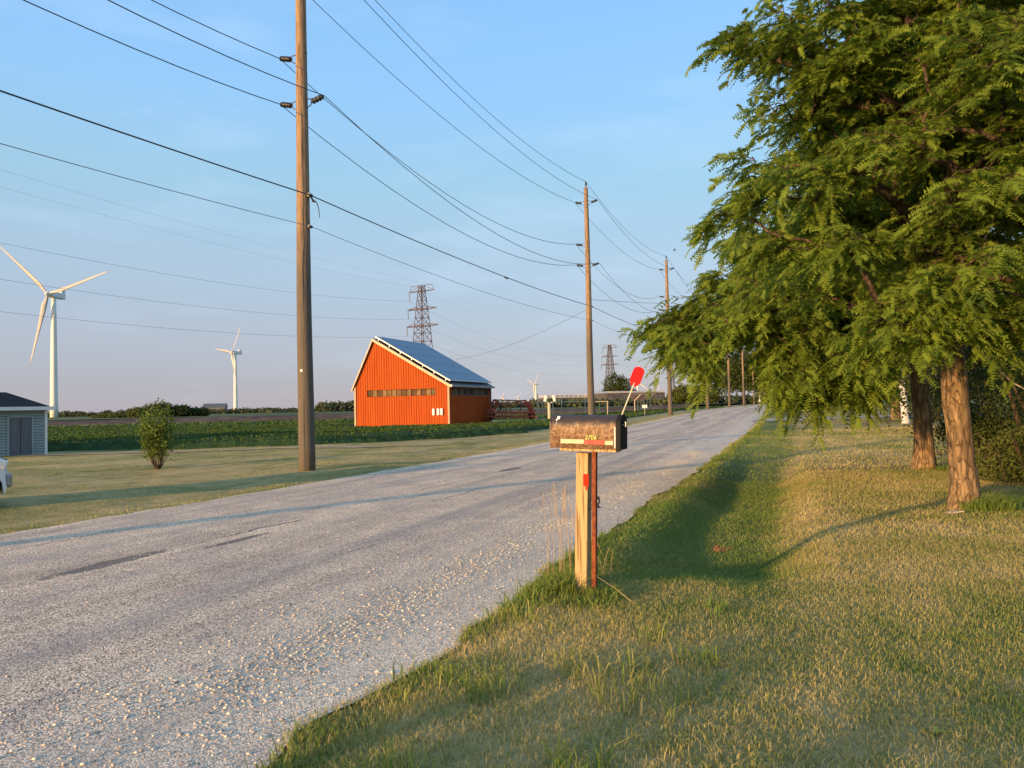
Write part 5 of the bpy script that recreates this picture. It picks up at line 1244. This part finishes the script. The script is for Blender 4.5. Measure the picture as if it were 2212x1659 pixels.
def tree(name, label, base, trunk_pts, radii, ells, ntips, rng, leafkw, bark, leafm, group=None, start=1.5, sides=14, filt=None, extra=None, tip_r=0.005, min_z=None):
    t = thing(name, label, 'tree', base, 0, group); bz = np.array(base)
    tr = np.array(trunk_pts, float)
    # resample the trunk
    k = 14; s_ = np.linspace(0, 1, len(tr)); s2 = np.linspace(0, 1, k); TR = np.stack([np.interp(s2, s_, tr[:, i]) for i in range(3)], 1); RR_ = np.interp(s2, s_, radii)
    TR[1:-1] += rng.normal(0, 0.012, (k - 2, 3)) * [1, 1, 0]
    V, F = tube_np(TR, RR_, sides)
    ang = np.arctan2(V[:, 1], V[:, 0]); bump_ = 1 + 0.06 * vnoise(ang * 2.2 + 9, V[:, 2] * 1.7) + 0.05 * vnoise(ang * 5 + 3, V[:, 2] * 4)
    cen = np.repeat(TR, sides, 0); V = cen + (V - cen) * bump_[:, None] * (1 + (0.42 + 0.22 * np.sin(ang * 4 + 1) + 0.12 * np.sin(ang * 7)) * np.exp(-np.clip(V[:, 2], 0, 9) / 0.13))[:, None]
    link_mesh('trunk', np_mesh('trunk', V, F), M_BARK, t, True)
    tips, offd = clusters(ells, ntips[0], ntips[1], rng, ntips[2]); tips = tips - bz
    if filt is not None: kf = filt(tips + bz); tips, offd = tips[kf], offd[kf]
    if extra is not None:
        ex = np.repeat(np.array(extra), 5, 0) + rng.normal(0, 0.09, (len(extra) * 5, 3)); tips = np.vstack([ex - bz, tips]); offd = np.vstack([np.zeros((len(ex), 3)), offd])
    order = np.argsort(np.linalg.norm(tips - TR[-4], axis=1) + rng.random(len(tips)) * 2.5)
    far = rng.permutation(len(tips))[:max(10, len(tips) // 60)]
    order = np.concatenate([far, np.setdiff1d(order, far, assume_unique=False)])
    rest = np.setdiff1d(np.arange(len(tips)), far); rest = rest[np.argsort(np.linalg.norm(tips[rest] - TR[-4], axis=1))]
    order = np.concatenate([far, rest]); tips = tips[order]; offd = offd[order]
    V, F, td = grow(TR, tips, rng, start=start, tip_r=tip_r)
    link_mesh('branches', np_mesh('branches', V, F), bark, t, True)
    out_ = tips - TR[np.argmin(np.abs(TR[:, 2] - (start + 1)))]; out_[:, 2] *= 0.3; out_ /= np.linalg.norm(out_, axis=1)[:, None] + 1e-9
    V, F, T = plumes(tips, td * 0.45 + out_ * 0.55 + offd * 0.9, rng, **leafkw)
    link_mesh('crown', np_mesh('crown', V, F, {'tint': T}), leafm, t)
    return t

trg = np.random.default_rng(21)
def E(px, py, Z, rx, ry, rz): p = at(px, py, Z); return (p.x, p.y, p.z, rx, ry, rz)
# nearest locust
b1 = at_ground(2088, 1100)
def rel(px, py, Z, b): p = at(px, py, Z); return (p.x - b.x, p.y - b.y, p.z - b.z)
ZB = b1.y
ells1 = [E(1900, 330, 9.4, 2.0, 2.2, 1.9), E(2150, 250, 9.6, 2.2, 2.3, 2.0), E(1760, 130, 9.6, 0.9, 1.3, 0.8), E(1720, 420, 9.2, 0.75, 1.2, 0.65), E(1980, 560, 9.0, 0.9, 1.3, 0.55), E(2180, 560, 8.8, 0.8, 1.3, 0.6),
         E(1690, 330, 9.3, 0.5, 0.8, 0.4), E(1640, 60, 9.6, 0.42, 0.6, 0.25), E(1650, 460, 9.6, 0.7, 0.9, 0.35), E(2000, -150, 9.7, 2.3, 2.4, 1.6), E(2380, 300, 10.0, 1.7, 2.0, 2.2), E(1985, 700, 8.9, 0.6, 0.9, 0.35), E(2200, 690, 8.6, 0.5, 0.9, 0.30), E(1830, 560, 9.3, 0.9, 1.2, 0.5), E(2110, 700, 9.0, 0.5, 0.5, 0.25), E(2030, 735, 8.9, 0.35, 0.4, 0.22), E(2130, 745, 8.8, 0.3, 0.4, 0.16), E(2030, 640, 8.6, 0.6, 0.3, 0.35), E(2090, 520, 8.7, 0.6, 0.4, 0.4), E(2160, 640, 8.6, 0.5, 0.4, 0.35), E(2060, 380, 8.6, 0.7, 0.4, 0.6), E(1950, 660, 8.7, 0.5, 0.4, 0.3)]
def proj(P):
    d = P - np.array([0, 0, CAM_H]); f = np.array(F_); r = np.array(R_); u_ = np.array(U_)
    z = d @ f; return 1106 + FPX * (d @ r) / z, 829.5 - FPX * (d @ u_) / z
EDGE = [(-900, 1640), (0, 1650), (60, 1600), (95, 1560), (130, 1570), (140, 1680), (230, 1680), (245, 1640), (320, 1650), (340, 1600), (400, 1580), (470, 1530), (500, 1525), (560, 1590), (620, 1520), (640, 1430), (700, 1410), (745, 1430), (800, 1440), (810, 1490), (850, 1500)]
LOWC = [(1380, 790), (1440, 790), (1480, 800), (1545, 850), (1555, 770), (1660, 770), (1680, 880), (1900, 885), (1925, 790), (2000, 775), (2040, 745), (2100, 715), (2140, 780), (2230, 790), (2400, 820)]
def low_ok(P, marg):
    px, py = proj(P); return py < np.interp(px, [e_[0] for e_ in LOWC], [e_[1] for e_ in LOWC]) - marg
def edge_f(P):
    px, py = proj(P); lim = np.interp(py, [e_[0] for e_ in EDGE], [e_[1] for e_ in EDGE]); return px > lim + 34
ex1 = [tuple(at(*q)) for q in ((1562, 88, 9.6), (1590, 75, 9.6), (1620, 60, 9.5), (1650, 40, 9.6), (1600, 105, 9.6), (1530, 478, 9.4), (1550, 462, 9.4), (1575, 450, 9.3), (1610, 440, 9.3), (1596, 352, 9.3), (1625, 345, 9.3), (1655, 250, 9.4), (1680, 200, 9.6), (1700, 100, 9.5))]
print('trees...')
near_tree = tree('locust_tree', 'nearest leafy tree with a thick orange lit trunk and grass at its foot', (b1.x, b1.y, b1.z - 0.02),
     [(0, 0, -0.1), (-0.03, 0, 0.25), rel(2078, 1000, ZB, b1), rel(2068, 900, ZB, b1), rel(2062, 820, ZB, b1), rel(2058, 740, ZB, b1), rel(2090, 600, ZB + 0.1, b1), rel(2050, 420, ZB + 0.1, b1), rel(2060, 200, ZB, b1), rel(2050, 0, ZB, b1)],
     [0.17, 0.16, 0.145, 0.14, 0.15, 0.13, 0.10, 0.075, 0.05, 0.02], ells1, (158, 33, 0.55), trg, dict(nleaf=12, size=0.40, leaf=0.165, pairs=7, lw=0.028, ll=0.047, droop=0.22, kite=False), M_BARKD, M_LOCUST, 'locust trees along the lawn', 1.7, 18, lambda P: edge_f(P) & low_ok(P, 28), ex1)
b2 = at_ground(1997, 1012)
ells2 = [E(1600, 720, 14.5, 1.9, 2.0, 1.0), E(1500, 730, 14.0, 0.9, 1.2, 0.55), E(1750, 560, 14.6, 1.8, 2.4, 1.3), E(1800, 780, 13.6, 1.5, 1.6, 0.9), E(1700, 850, 13.2, 0.55, 0.8, 0.45), E(1860, 850, 13.6, 0.7, 0.9, 0.45), E(2000, 620, 15.2, 1.6, 1.6, 1.5),
         E(1640, 600, 14.4, 1.0, 1.4, 0.8), E(1440, 700, 14.0, 0.42, 0.6, 0.32), E(1950, 300, 16, 1.9, 1.8, 1.8), E(1450, 705, 13.9, 0.5, 0.5, 0.30), E(1520, 740, 13.8, 0.6, 0.6, 0.35), E(1590, 690, 13.8, 0.9, 0.8, 0.45), E(1720, 790, 13.2, 0.9, 0.7, 0.5), E(1830, 800, 13.0, 0.8, 0.7, 0.5), E(1600, 800, 13.6, 0.8, 0.9, 0.6), E(1520, 850, 13.4, 0.35, 0.5, 0.40), E(1780, 905, 12.9, 0.5, 0.6, 0.20)]
def f2(P):
    px, py = proj(P); gap = ((px > 1545) & (px < 1668) & (py > 735)) | ((px > 1452) & (px < 1500) & (py > 752)) | (py > 880) & (px < 1690) | ((px > 1895) & (py > 800))| ((px < 1480) & (py > 800))
    return edge_f(P) & ~gap & low_ok(P, 58)
ex2 = [tuple(at(*q)) for q in ((1408, 712, 13.9), (1420, 700, 13.9), (1440, 680, 14), (1460, 660, 14), (1430, 730, 13.9), (1450, 750, 13.8), (1520, 790, 13.5), (1505, 760, 13.5), (1700, 845, 13.0), (1740, 850, 13.0), (1780, 855, 13.0), (1530, 600, 14), (1500, 640, 14), (1475, 700, 13.8), (1490, 740, 13.8), (1860, 840, 13.2), (1900, 800, 13.3), (1545, 590, 14.2))]
tree('locust_tree', 'second leafy tree, its trunk crossed by a dark shadow band', (b2.x, b2.y, b2.z - 0.02),
     [(0, 0, -0.1), (0, 0, 0.3), rel(1993, 930, b2.y, b2), rel(1990, 850, b2.y, b2), rel(1985, 780, b2.y, b2), rel(1975, 680, b2.y, b2), rel(1950, 520, b2.y, b2), rel(1950, 300, b2.y, b2), rel(1960, 60, b2.y, b2)],
     [0.20, 0.19, 0.17, 0.165, 0.17, 0.14, 0.10, 0.06, 0.02], ells2, (170, 36, 0.80), trg, dict(nleaf=12, size=0.54, leaf=0.22, pairs=6, lw=0.041, ll=0.067, droop=0.28, kite=False), M_BARKD, M_LOCUST, 'locust trees along the lawn', 1.9, 16, f2, ex2, 0.006)

# trees further along the row and along the road end: a crown of leaf kites
def crown_kites(ells, n, ln, wd, rng, surf=0.8, shell=0.6, lump=0.35, flat=0.8):
    vol = np.array([e[3] * e[4] * e[5] for e in ells]) ** (2 / 3.0); k = rng.choice(len(ells), n, p=vol / vol.sum()); e = np.array(ells)[k]
    d = rng.normal(0, 1, (n, 3)); d /= np.linalg.norm(d, axis=1)[:, None]
    r_ = np.where(rng.random(n) < surf, rng.uniform(shell, 1, n), rng.uniform(0.1, 1, n))
    th_ = np.arctan2(d[:, 1], d[:, 0]); r_ = r_ * (1 + lump * (vnoise(th_ * 1.9 + k * 3.1 + 20, d[:, 2] * 3.1 + 7)) + lump * 0.8 * vnoise(th_ * 5 + k + 20, d[:, 2] * 7 + 17))
    C = e[:, :3] + d * e[:, 3:6] * r_[:, None]
    V, F = kites(C, ln, wd, rng, flat); T = np.repeat(rng.random(n) * 0.6 + 0.4 * (vnoise(C[:, 0] * 0.9 / max(ln, 0.1) * 0.15, C[:, 2] * 0.9 / max(ln, 0.1) * 0.15) + 0.5), 4)
    return V, F, T
def far_tree(name, label, cat, base, h, wid, trunk_h, rng, n, ln, m, bark, group=None, ells=None, tr=0.18, lean=(0, 0)):
    t = thing(name, label, cat, base, 0, group)
    if trunk_h > 0:
        V, F = tube_np(np.array([[0, 0, -0.2], [lean[0] * 0.5, 0, trunk_h * 0.5], [lean[0], lean[1], trunk_h], [lean[0] * 1.5, 0, trunk_h + (h - trunk_h) * 0.55]]), [tr * 1.2, tr, tr * 0.9, tr * 0.3], 10)
        link_mesh('trunk', np_mesh('trunk', V, F), bark, t, True)
    c = trunk_h * 0.85 + (h - trunk_h * 0.85) / 2; rz2 = (h - trunk_h * 0.85) / 2
    if ells is None:
        ells = [(0, 0, c, wid * 0.42, wid * 0.42, rz2 * 0.9)]
        for k in range(7): a = rng.uniform(0, 2 * PI); ells.append((wid * 0.27 * math.cos(a), wid * 0.27 * math.sin(a), c + rng.uniform(-0.5, 0.55) * rz2, wid * rng.uniform(0.18, 0.27), wid * 0.25, rz2 * rng.uniform(0.3, 0.5)))
    V, F, T = crown_kites(ells, n, ln, ln * 0.6, rng)
    link_mesh('crown', np_mesh('crown', V, F, {'tint': T}), m, t)
    return t
fg = np.random.default_rng(5)
# right hand row beyond the two locusts
q_ = at_ground(1937, 906)
far_tree('locust_tree', 'orange lit trunk standing behind the pale driveway, third in the row', 'tree', q_, 8.5, 9.5, 2.2, fg, 9000, 0.24, M_LOCUST, M_BARK, 'locust trees along the lawn', tr=0.27)
q_ = at_ground(1957, 914)
far_tree('white_barked_tree', 'white barked trunk beside the driveway between two brown trunks', 'tree', q_, 7.5, 6.0, 2.3, fg, 5000, 0.22, M_DARKL, M_BARKW, None, tr=0.16, lean=(-0.15, 0))
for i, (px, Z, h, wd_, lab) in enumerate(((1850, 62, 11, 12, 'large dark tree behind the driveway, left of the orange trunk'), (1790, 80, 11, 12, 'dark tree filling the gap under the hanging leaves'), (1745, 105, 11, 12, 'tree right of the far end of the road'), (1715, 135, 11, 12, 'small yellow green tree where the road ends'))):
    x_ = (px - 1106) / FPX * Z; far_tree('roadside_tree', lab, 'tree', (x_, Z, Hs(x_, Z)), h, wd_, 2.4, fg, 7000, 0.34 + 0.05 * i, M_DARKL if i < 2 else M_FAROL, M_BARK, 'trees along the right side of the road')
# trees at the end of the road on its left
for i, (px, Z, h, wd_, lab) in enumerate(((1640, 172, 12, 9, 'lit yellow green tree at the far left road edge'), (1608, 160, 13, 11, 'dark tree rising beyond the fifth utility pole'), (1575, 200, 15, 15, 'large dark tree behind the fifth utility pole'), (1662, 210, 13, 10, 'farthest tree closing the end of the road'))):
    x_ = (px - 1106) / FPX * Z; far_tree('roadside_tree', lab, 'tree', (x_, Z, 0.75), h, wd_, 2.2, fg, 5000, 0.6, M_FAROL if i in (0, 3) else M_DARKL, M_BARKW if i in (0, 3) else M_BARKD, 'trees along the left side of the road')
for i, (px, pt_, pb, Z, wd_, lab) in enumerate(((1475, 826, 872, 260, 10, 'round green tree right of the third utility pole'), (1500, 832, 872, 255, 8, 'dark round tree next to the green one by the third pole'), (1452, 846, 870, 270, 5, 'low tree just right of the third utility pole'), (1530, 838, 872, 240, 9, 'broad bush like tree behind the fourth utility pole'))):
    x_ = (px - 1106) / FPX * Z; zt = at(px, pt_, Z).z; far_tree('field_tree', lab, 'tree', (x_, Z, 0.75), zt - 0.75, wd_, 0.6, fg, 3500, 0.7, M_FAROL if i % 2 == 0 else M_DARKL, M_BARKD, 'trees beyond the field')
# big round dark tree under the second tower
Z = 520; x_ = (1334 - 1106) / FPX * Z; zt = at(1334, 795, Z).z
far_tree('round_tree', 'big round dark tree standing before the second lattice tower', 'tree', (x_, Z, 0.8), zt - 0.8, 21, 3.0, fg, 7000, 1.1, M_DARKL, M_BARKD,
         ells=[(-2, 0, 14, 8, 7, 8.5), (4, 0, 12, 7, 7, 8), (-6, 0, 8, 6, 6, 5), (9, 0, 7.5, 5, 5, 4.5), (0, 0, 8, 9, 7, 5)], tr=0.5)
# hedge of bushes left, behind the shrub
for i, (pa, pb_, pt_, Z, lab) in enumerate(((276, 330, 878, 150, 'low brownish bush, left end of the bush row behind the shrub'), (312, 372, 868, 152, 'tall bush in the row right behind the shrub'), (360, 412, 874, 154, 'middle bush of the row behind the shrub'), (398, 450, 880, 156, 'rightmost low bush of the row behind the shrub'), (200, 290, 893, 160, 'very low scrub left of the bush row'))):
    px = (pa + pb_) / 2; x_ = (px - 1106) / FPX * Z; w_ = (pb_ - pa) / FPX * Z; zt = at(px, pt_, Z).z
    far_tree('bush', lab, 'bush', (x_, Z, 0.7), max(zt - 0.7, 0.6), w_, 0.0, fg, 2600, 0.38, M_FAROL if i in (0, 4) else M_DARKL, M_BARKD, 'bushes beyond the earth bank', ells=[(0, 0, (zt - 0.7) * 0.45, w_ * 0.55, 2.5, (zt - 0.7) * 0.55), (w_ * 0.2, 0, (zt - 0.7) * 0.5, w_ * 0.3, 2, (zt - 0.7) * 0.5), (-w_ * 0.25, 0, (zt - 0.7) * 0.4, w_ * 0.3, 2, (zt - 0.7) * 0.5)])
# far treeline
def treeline(segs, label, ln, dens, seed):
    r = np.random.default_rng(seed); ells = []
    for (pa, pb_, pta, ptb, Z) in segs:
        n = max(2, int((pb_ - pa) / 5.5))
        for k in range(n):
            f = (k + r.random()) / n; px = pa + (pb_ - pa) * f; zt = at(px, pta + (ptb - pta) * f + r.uniform(-2.4, 3.2), Z).z; x_ = (px - 1106) / FPX * Z
            hh_ = max(zt - 0.8, 1.0); ells.append((x_, Z + r.uniform(-8, 8), 0.6 + hh_ * 0.45, r.uniform(2.5, 5.0) * Z / 500 , 5, hh_ * 0.55))
    V, F, T = crown_kites(ells, len(ells) * dens, ln, ln * 0.7, r)
    meta(link_mesh('treeline', np_mesh('treeline', V, F, {'tint': T}), M_HAZEL), label, 'treeline', kind='stuff')
treeline([(-300, 260, 889, 888, 620), (260, 700, 886, 880, 640), (560, 620, 882, 884, 520), (680, 770, 868, 864, 420), (1170, 1440, 862, 862, 285), (1040, 1180, 868, 866, 520), (1150, 1300, 862, 862, 430), (1290, 1450, 864, 858, 420), (1420, 1700, 858, 850, 420), (700, 1060, 878, 874, 900)], 'far line of hazy trees along the horizon', 1.5, 120, 4)
treeline([(2212, 2900, 800, 780, 300), (1690, 2212, 840, 790, 260), (-900, -300, 896, 905, 600)], 'far trees seen beyond the row on the right', 1.6, 140, 9)

# shrub on the left lawn
q_ = at_ground(341, 1013)
sh = thing('young_shrub', 'young bushy sapling alone on the left lawn', 'shrub', q_)
sr2 = np.random.default_rng(77)
hS = at(341, 866, q_.y).z - q_.z
stems = []; VV_, FF_, o = [], [], 0; tipsS = []
for k in range(30):
    a = sr2.uniform(0, 2 * PI); top_r = 0.37 * math.sqrt(sr2.random()); hh_ = hS * sr2.uniform(0.45, 1.0)
    P = np.array([[0.035 * math.cos(a), 0.035 * math.sin(a), -0.03], [0.72 * top_r * math.cos(a) + 0.02, 0.72 * top_r * math.sin(a), hh_ * 0.30], [top_r * math.cos(a), top_r * math.sin(a), hh_ * 0.75], [top_r * 1.08 * math.cos(a), top_r * 1.08 * math.sin(a), hh_]])
    V, F = tube_np(P, [0.010, 0.007, 0.004, 0.002], 4); VV_.append(V); FF_.append(F + o); o += len(V)
    for f in np.linspace(0.14, 1.0, 52): tipsS.append(P[1] * max(0, (0.6 - f) / 0.6) + (P[2] * (1 - abs(f - 0.6) / 0.6) if f < 0.6 else P[2] * (1 - (f - 0.6) / 0.4) + P[3] * (f - 0.6) / 0.4) + sr2.normal(0, 0.055, 3))
link_mesh('stems', np_mesh('stems', np.concatenate(VV_), np.concatenate(FF_)), M_BARKD, sh)
tipsS = np.array(tipsS); tipsS = np.concatenate([tipsS + sr2.normal(0, 0.05, tipsS.shape) for _ in range(2)])
V, F = kites(tipsS, 0.078, 0.038, sr2, 0.8)
link_mesh('foliage', np_mesh('foliage', V, F, {'tint': np.repeat(sr2.random(len(tipsS)) * 0.4 + 0.6 * (vnoise(tipsS[:, 0] * 6 + 8, tipsS[:, 2] * 6) + 0.5), 4)}), leaf_mat('shrub_leaves', (0.06, 0.11, 0.02), (0.15, 0.22, 0.045), (0.20, 0.24, 0.05), 0.45), sh)

# undergrowth and fence on the right edge
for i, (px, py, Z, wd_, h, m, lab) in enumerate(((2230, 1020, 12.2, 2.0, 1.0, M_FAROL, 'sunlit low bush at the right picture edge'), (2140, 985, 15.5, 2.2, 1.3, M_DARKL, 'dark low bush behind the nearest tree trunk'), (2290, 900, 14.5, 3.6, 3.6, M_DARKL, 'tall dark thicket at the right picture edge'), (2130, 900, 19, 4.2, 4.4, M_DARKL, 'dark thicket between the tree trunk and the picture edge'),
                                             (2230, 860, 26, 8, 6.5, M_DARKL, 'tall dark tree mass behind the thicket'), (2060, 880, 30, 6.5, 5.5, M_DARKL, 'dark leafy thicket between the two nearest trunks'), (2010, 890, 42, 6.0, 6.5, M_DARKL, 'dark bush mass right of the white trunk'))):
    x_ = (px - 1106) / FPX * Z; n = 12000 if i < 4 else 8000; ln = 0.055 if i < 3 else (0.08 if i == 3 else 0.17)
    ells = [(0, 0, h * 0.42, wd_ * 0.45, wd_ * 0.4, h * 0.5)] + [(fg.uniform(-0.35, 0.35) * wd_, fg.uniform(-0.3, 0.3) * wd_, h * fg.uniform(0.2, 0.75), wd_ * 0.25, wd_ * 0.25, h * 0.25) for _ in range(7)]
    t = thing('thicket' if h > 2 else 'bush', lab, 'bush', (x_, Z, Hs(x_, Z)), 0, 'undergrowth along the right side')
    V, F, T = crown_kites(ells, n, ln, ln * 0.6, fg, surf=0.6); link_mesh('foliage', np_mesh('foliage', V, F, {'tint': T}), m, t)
    bm = new()
    for k in range(7): a = fg.uniform(0, 2 * PI); tube(bm, [(0.1 * k * math.cos(a), 0.1 * math.sin(a), -0.1), (wd_ * 0.25 * math.cos(a), wd_ * 0.2 * math.sin(a), h * 0.4), (wd_ * 0.4 * math.cos(a), wd_ * 0.35 * math.sin(a), h * 0.8)], [0.035, 0.02, 0.006], 5)
    bm_obj('stems', bm, M_BARKD, t)
for px, pt_, Z, lab in ((2163, 890, 16.5, 'grey wooden fence post before the dark thicket'), (2180, 880, 22, 'second grey fence post deeper in the thicket')):
    q_ = at(px, pt_, Z); gz = Hs(q_.x, q_.y); bm = new(); tube(bm, [(q_.x, q_.y, gz - 0.2), (q_.x, q_.y, gz + 0.6), (q_.x, q_.y, q_.z - 0.02), (q_.x, q_.y, q_.z)], [0.085, 0.08, 0.078, 0.06], 10)
    meta(bm_obj('fence_post', bm, M_OLDPOST, None, True), lab, 'fence post', 'grey posts of the old fence')
# bare curved twigs near the trunk
M_TWIG = simple('bare_twig', (0.42, 0.36, 0.32), (0.30, 0.25, 0.22), 9, 0.8)
for pts, lab in (([(2128, 770, 9.6), (2160, 800, 9.5), (2185, 825, 9.4), (2230, 850, 9.3)], 'long bare pale branch curving down at the right edge'), ([(2040, 705, 9.2), (2070, 680, 9.2), (2105, 665, 9.2), (2130, 655, 9.3)], 'thin bare arching twig above the trunk fork'), ([(2125, 520, 9.0), (2138, 490, 9.0), (2152, 455, 9.0)], 'short bare twig sticking up among the leaves')):
    bm = new(); P = [at(*p) for p in pts]; tube(bm, P, [0.016 - 0.004 * k for k in range(len(P))], 5); o = bm_obj('bare_twig', bm, M_TWIG, near_tree); o.location = -near_tree.location; o['label'] = lab
# small twigs lying at the foot of the nearest tree
r = random.Random(3)
tw0 = at_ground(2050, 1113); bm = new()
for k in range(5): a = r.uniform(-0.6, 0.9); bar(bm, tw0 + Vector((r.uniform(-0.1, 0.05), r.uniform(-0.05, 0.05), 0.03)), tw0 + Vector((0.16 * math.cos(a), 0.12 * math.sin(a), 0.05)), 0.010)
meta(bm_obj('twig_bundle', bm, M_TWIG), 'small pale fallen twigs at the foot of the nearest tree', 'twigs')

# unseen bushes added behind the viewer to shade the front lawn
hg = np.random.default_rng(9)
for i, (x_, y_, h, w_) in enumerate(((-3.55, 0.0, 0.95, 1.3), (-2.8, -1.15, 1.02, 1.5), (-2.0, -2.5, 1.07, 1.7), (-1.1, -3.9, 1.10, 1.9), (0.2, -5.6, 1.18, 2.4))):
    t = thing('bush', 'unseen bush added behind the viewer for shade, %s from the road' % ('first', 'second', 'third', 'fourth', 'fifth')[i], 'bush', (x_, y_, 0), 0, 'unseen bushes added for shade behind the viewer')
    V, F, T = crown_kites([(0, 0, h * 0.5, w_ * 0.5, w_ * 0.5, h * 0.5)], 330, 0.12, 0.07, hg); link_mesh('foliage', np_mesh('foliage', V, F, {'tint': T}), M_DARKL, t)
print('done', len(bpy.data.objects), 'tris', sum(sum(len(p.vertices) - 2 for p in o.data.polygons) if len(o.data.polygons) < 4000 else int(len(o.data.loops) - 2 * len(o.data.polygons)) for o in bpy.data.objects if o.type == 'MESH'))
open('/tmp/tris.txt', 'w').write('') if False else None
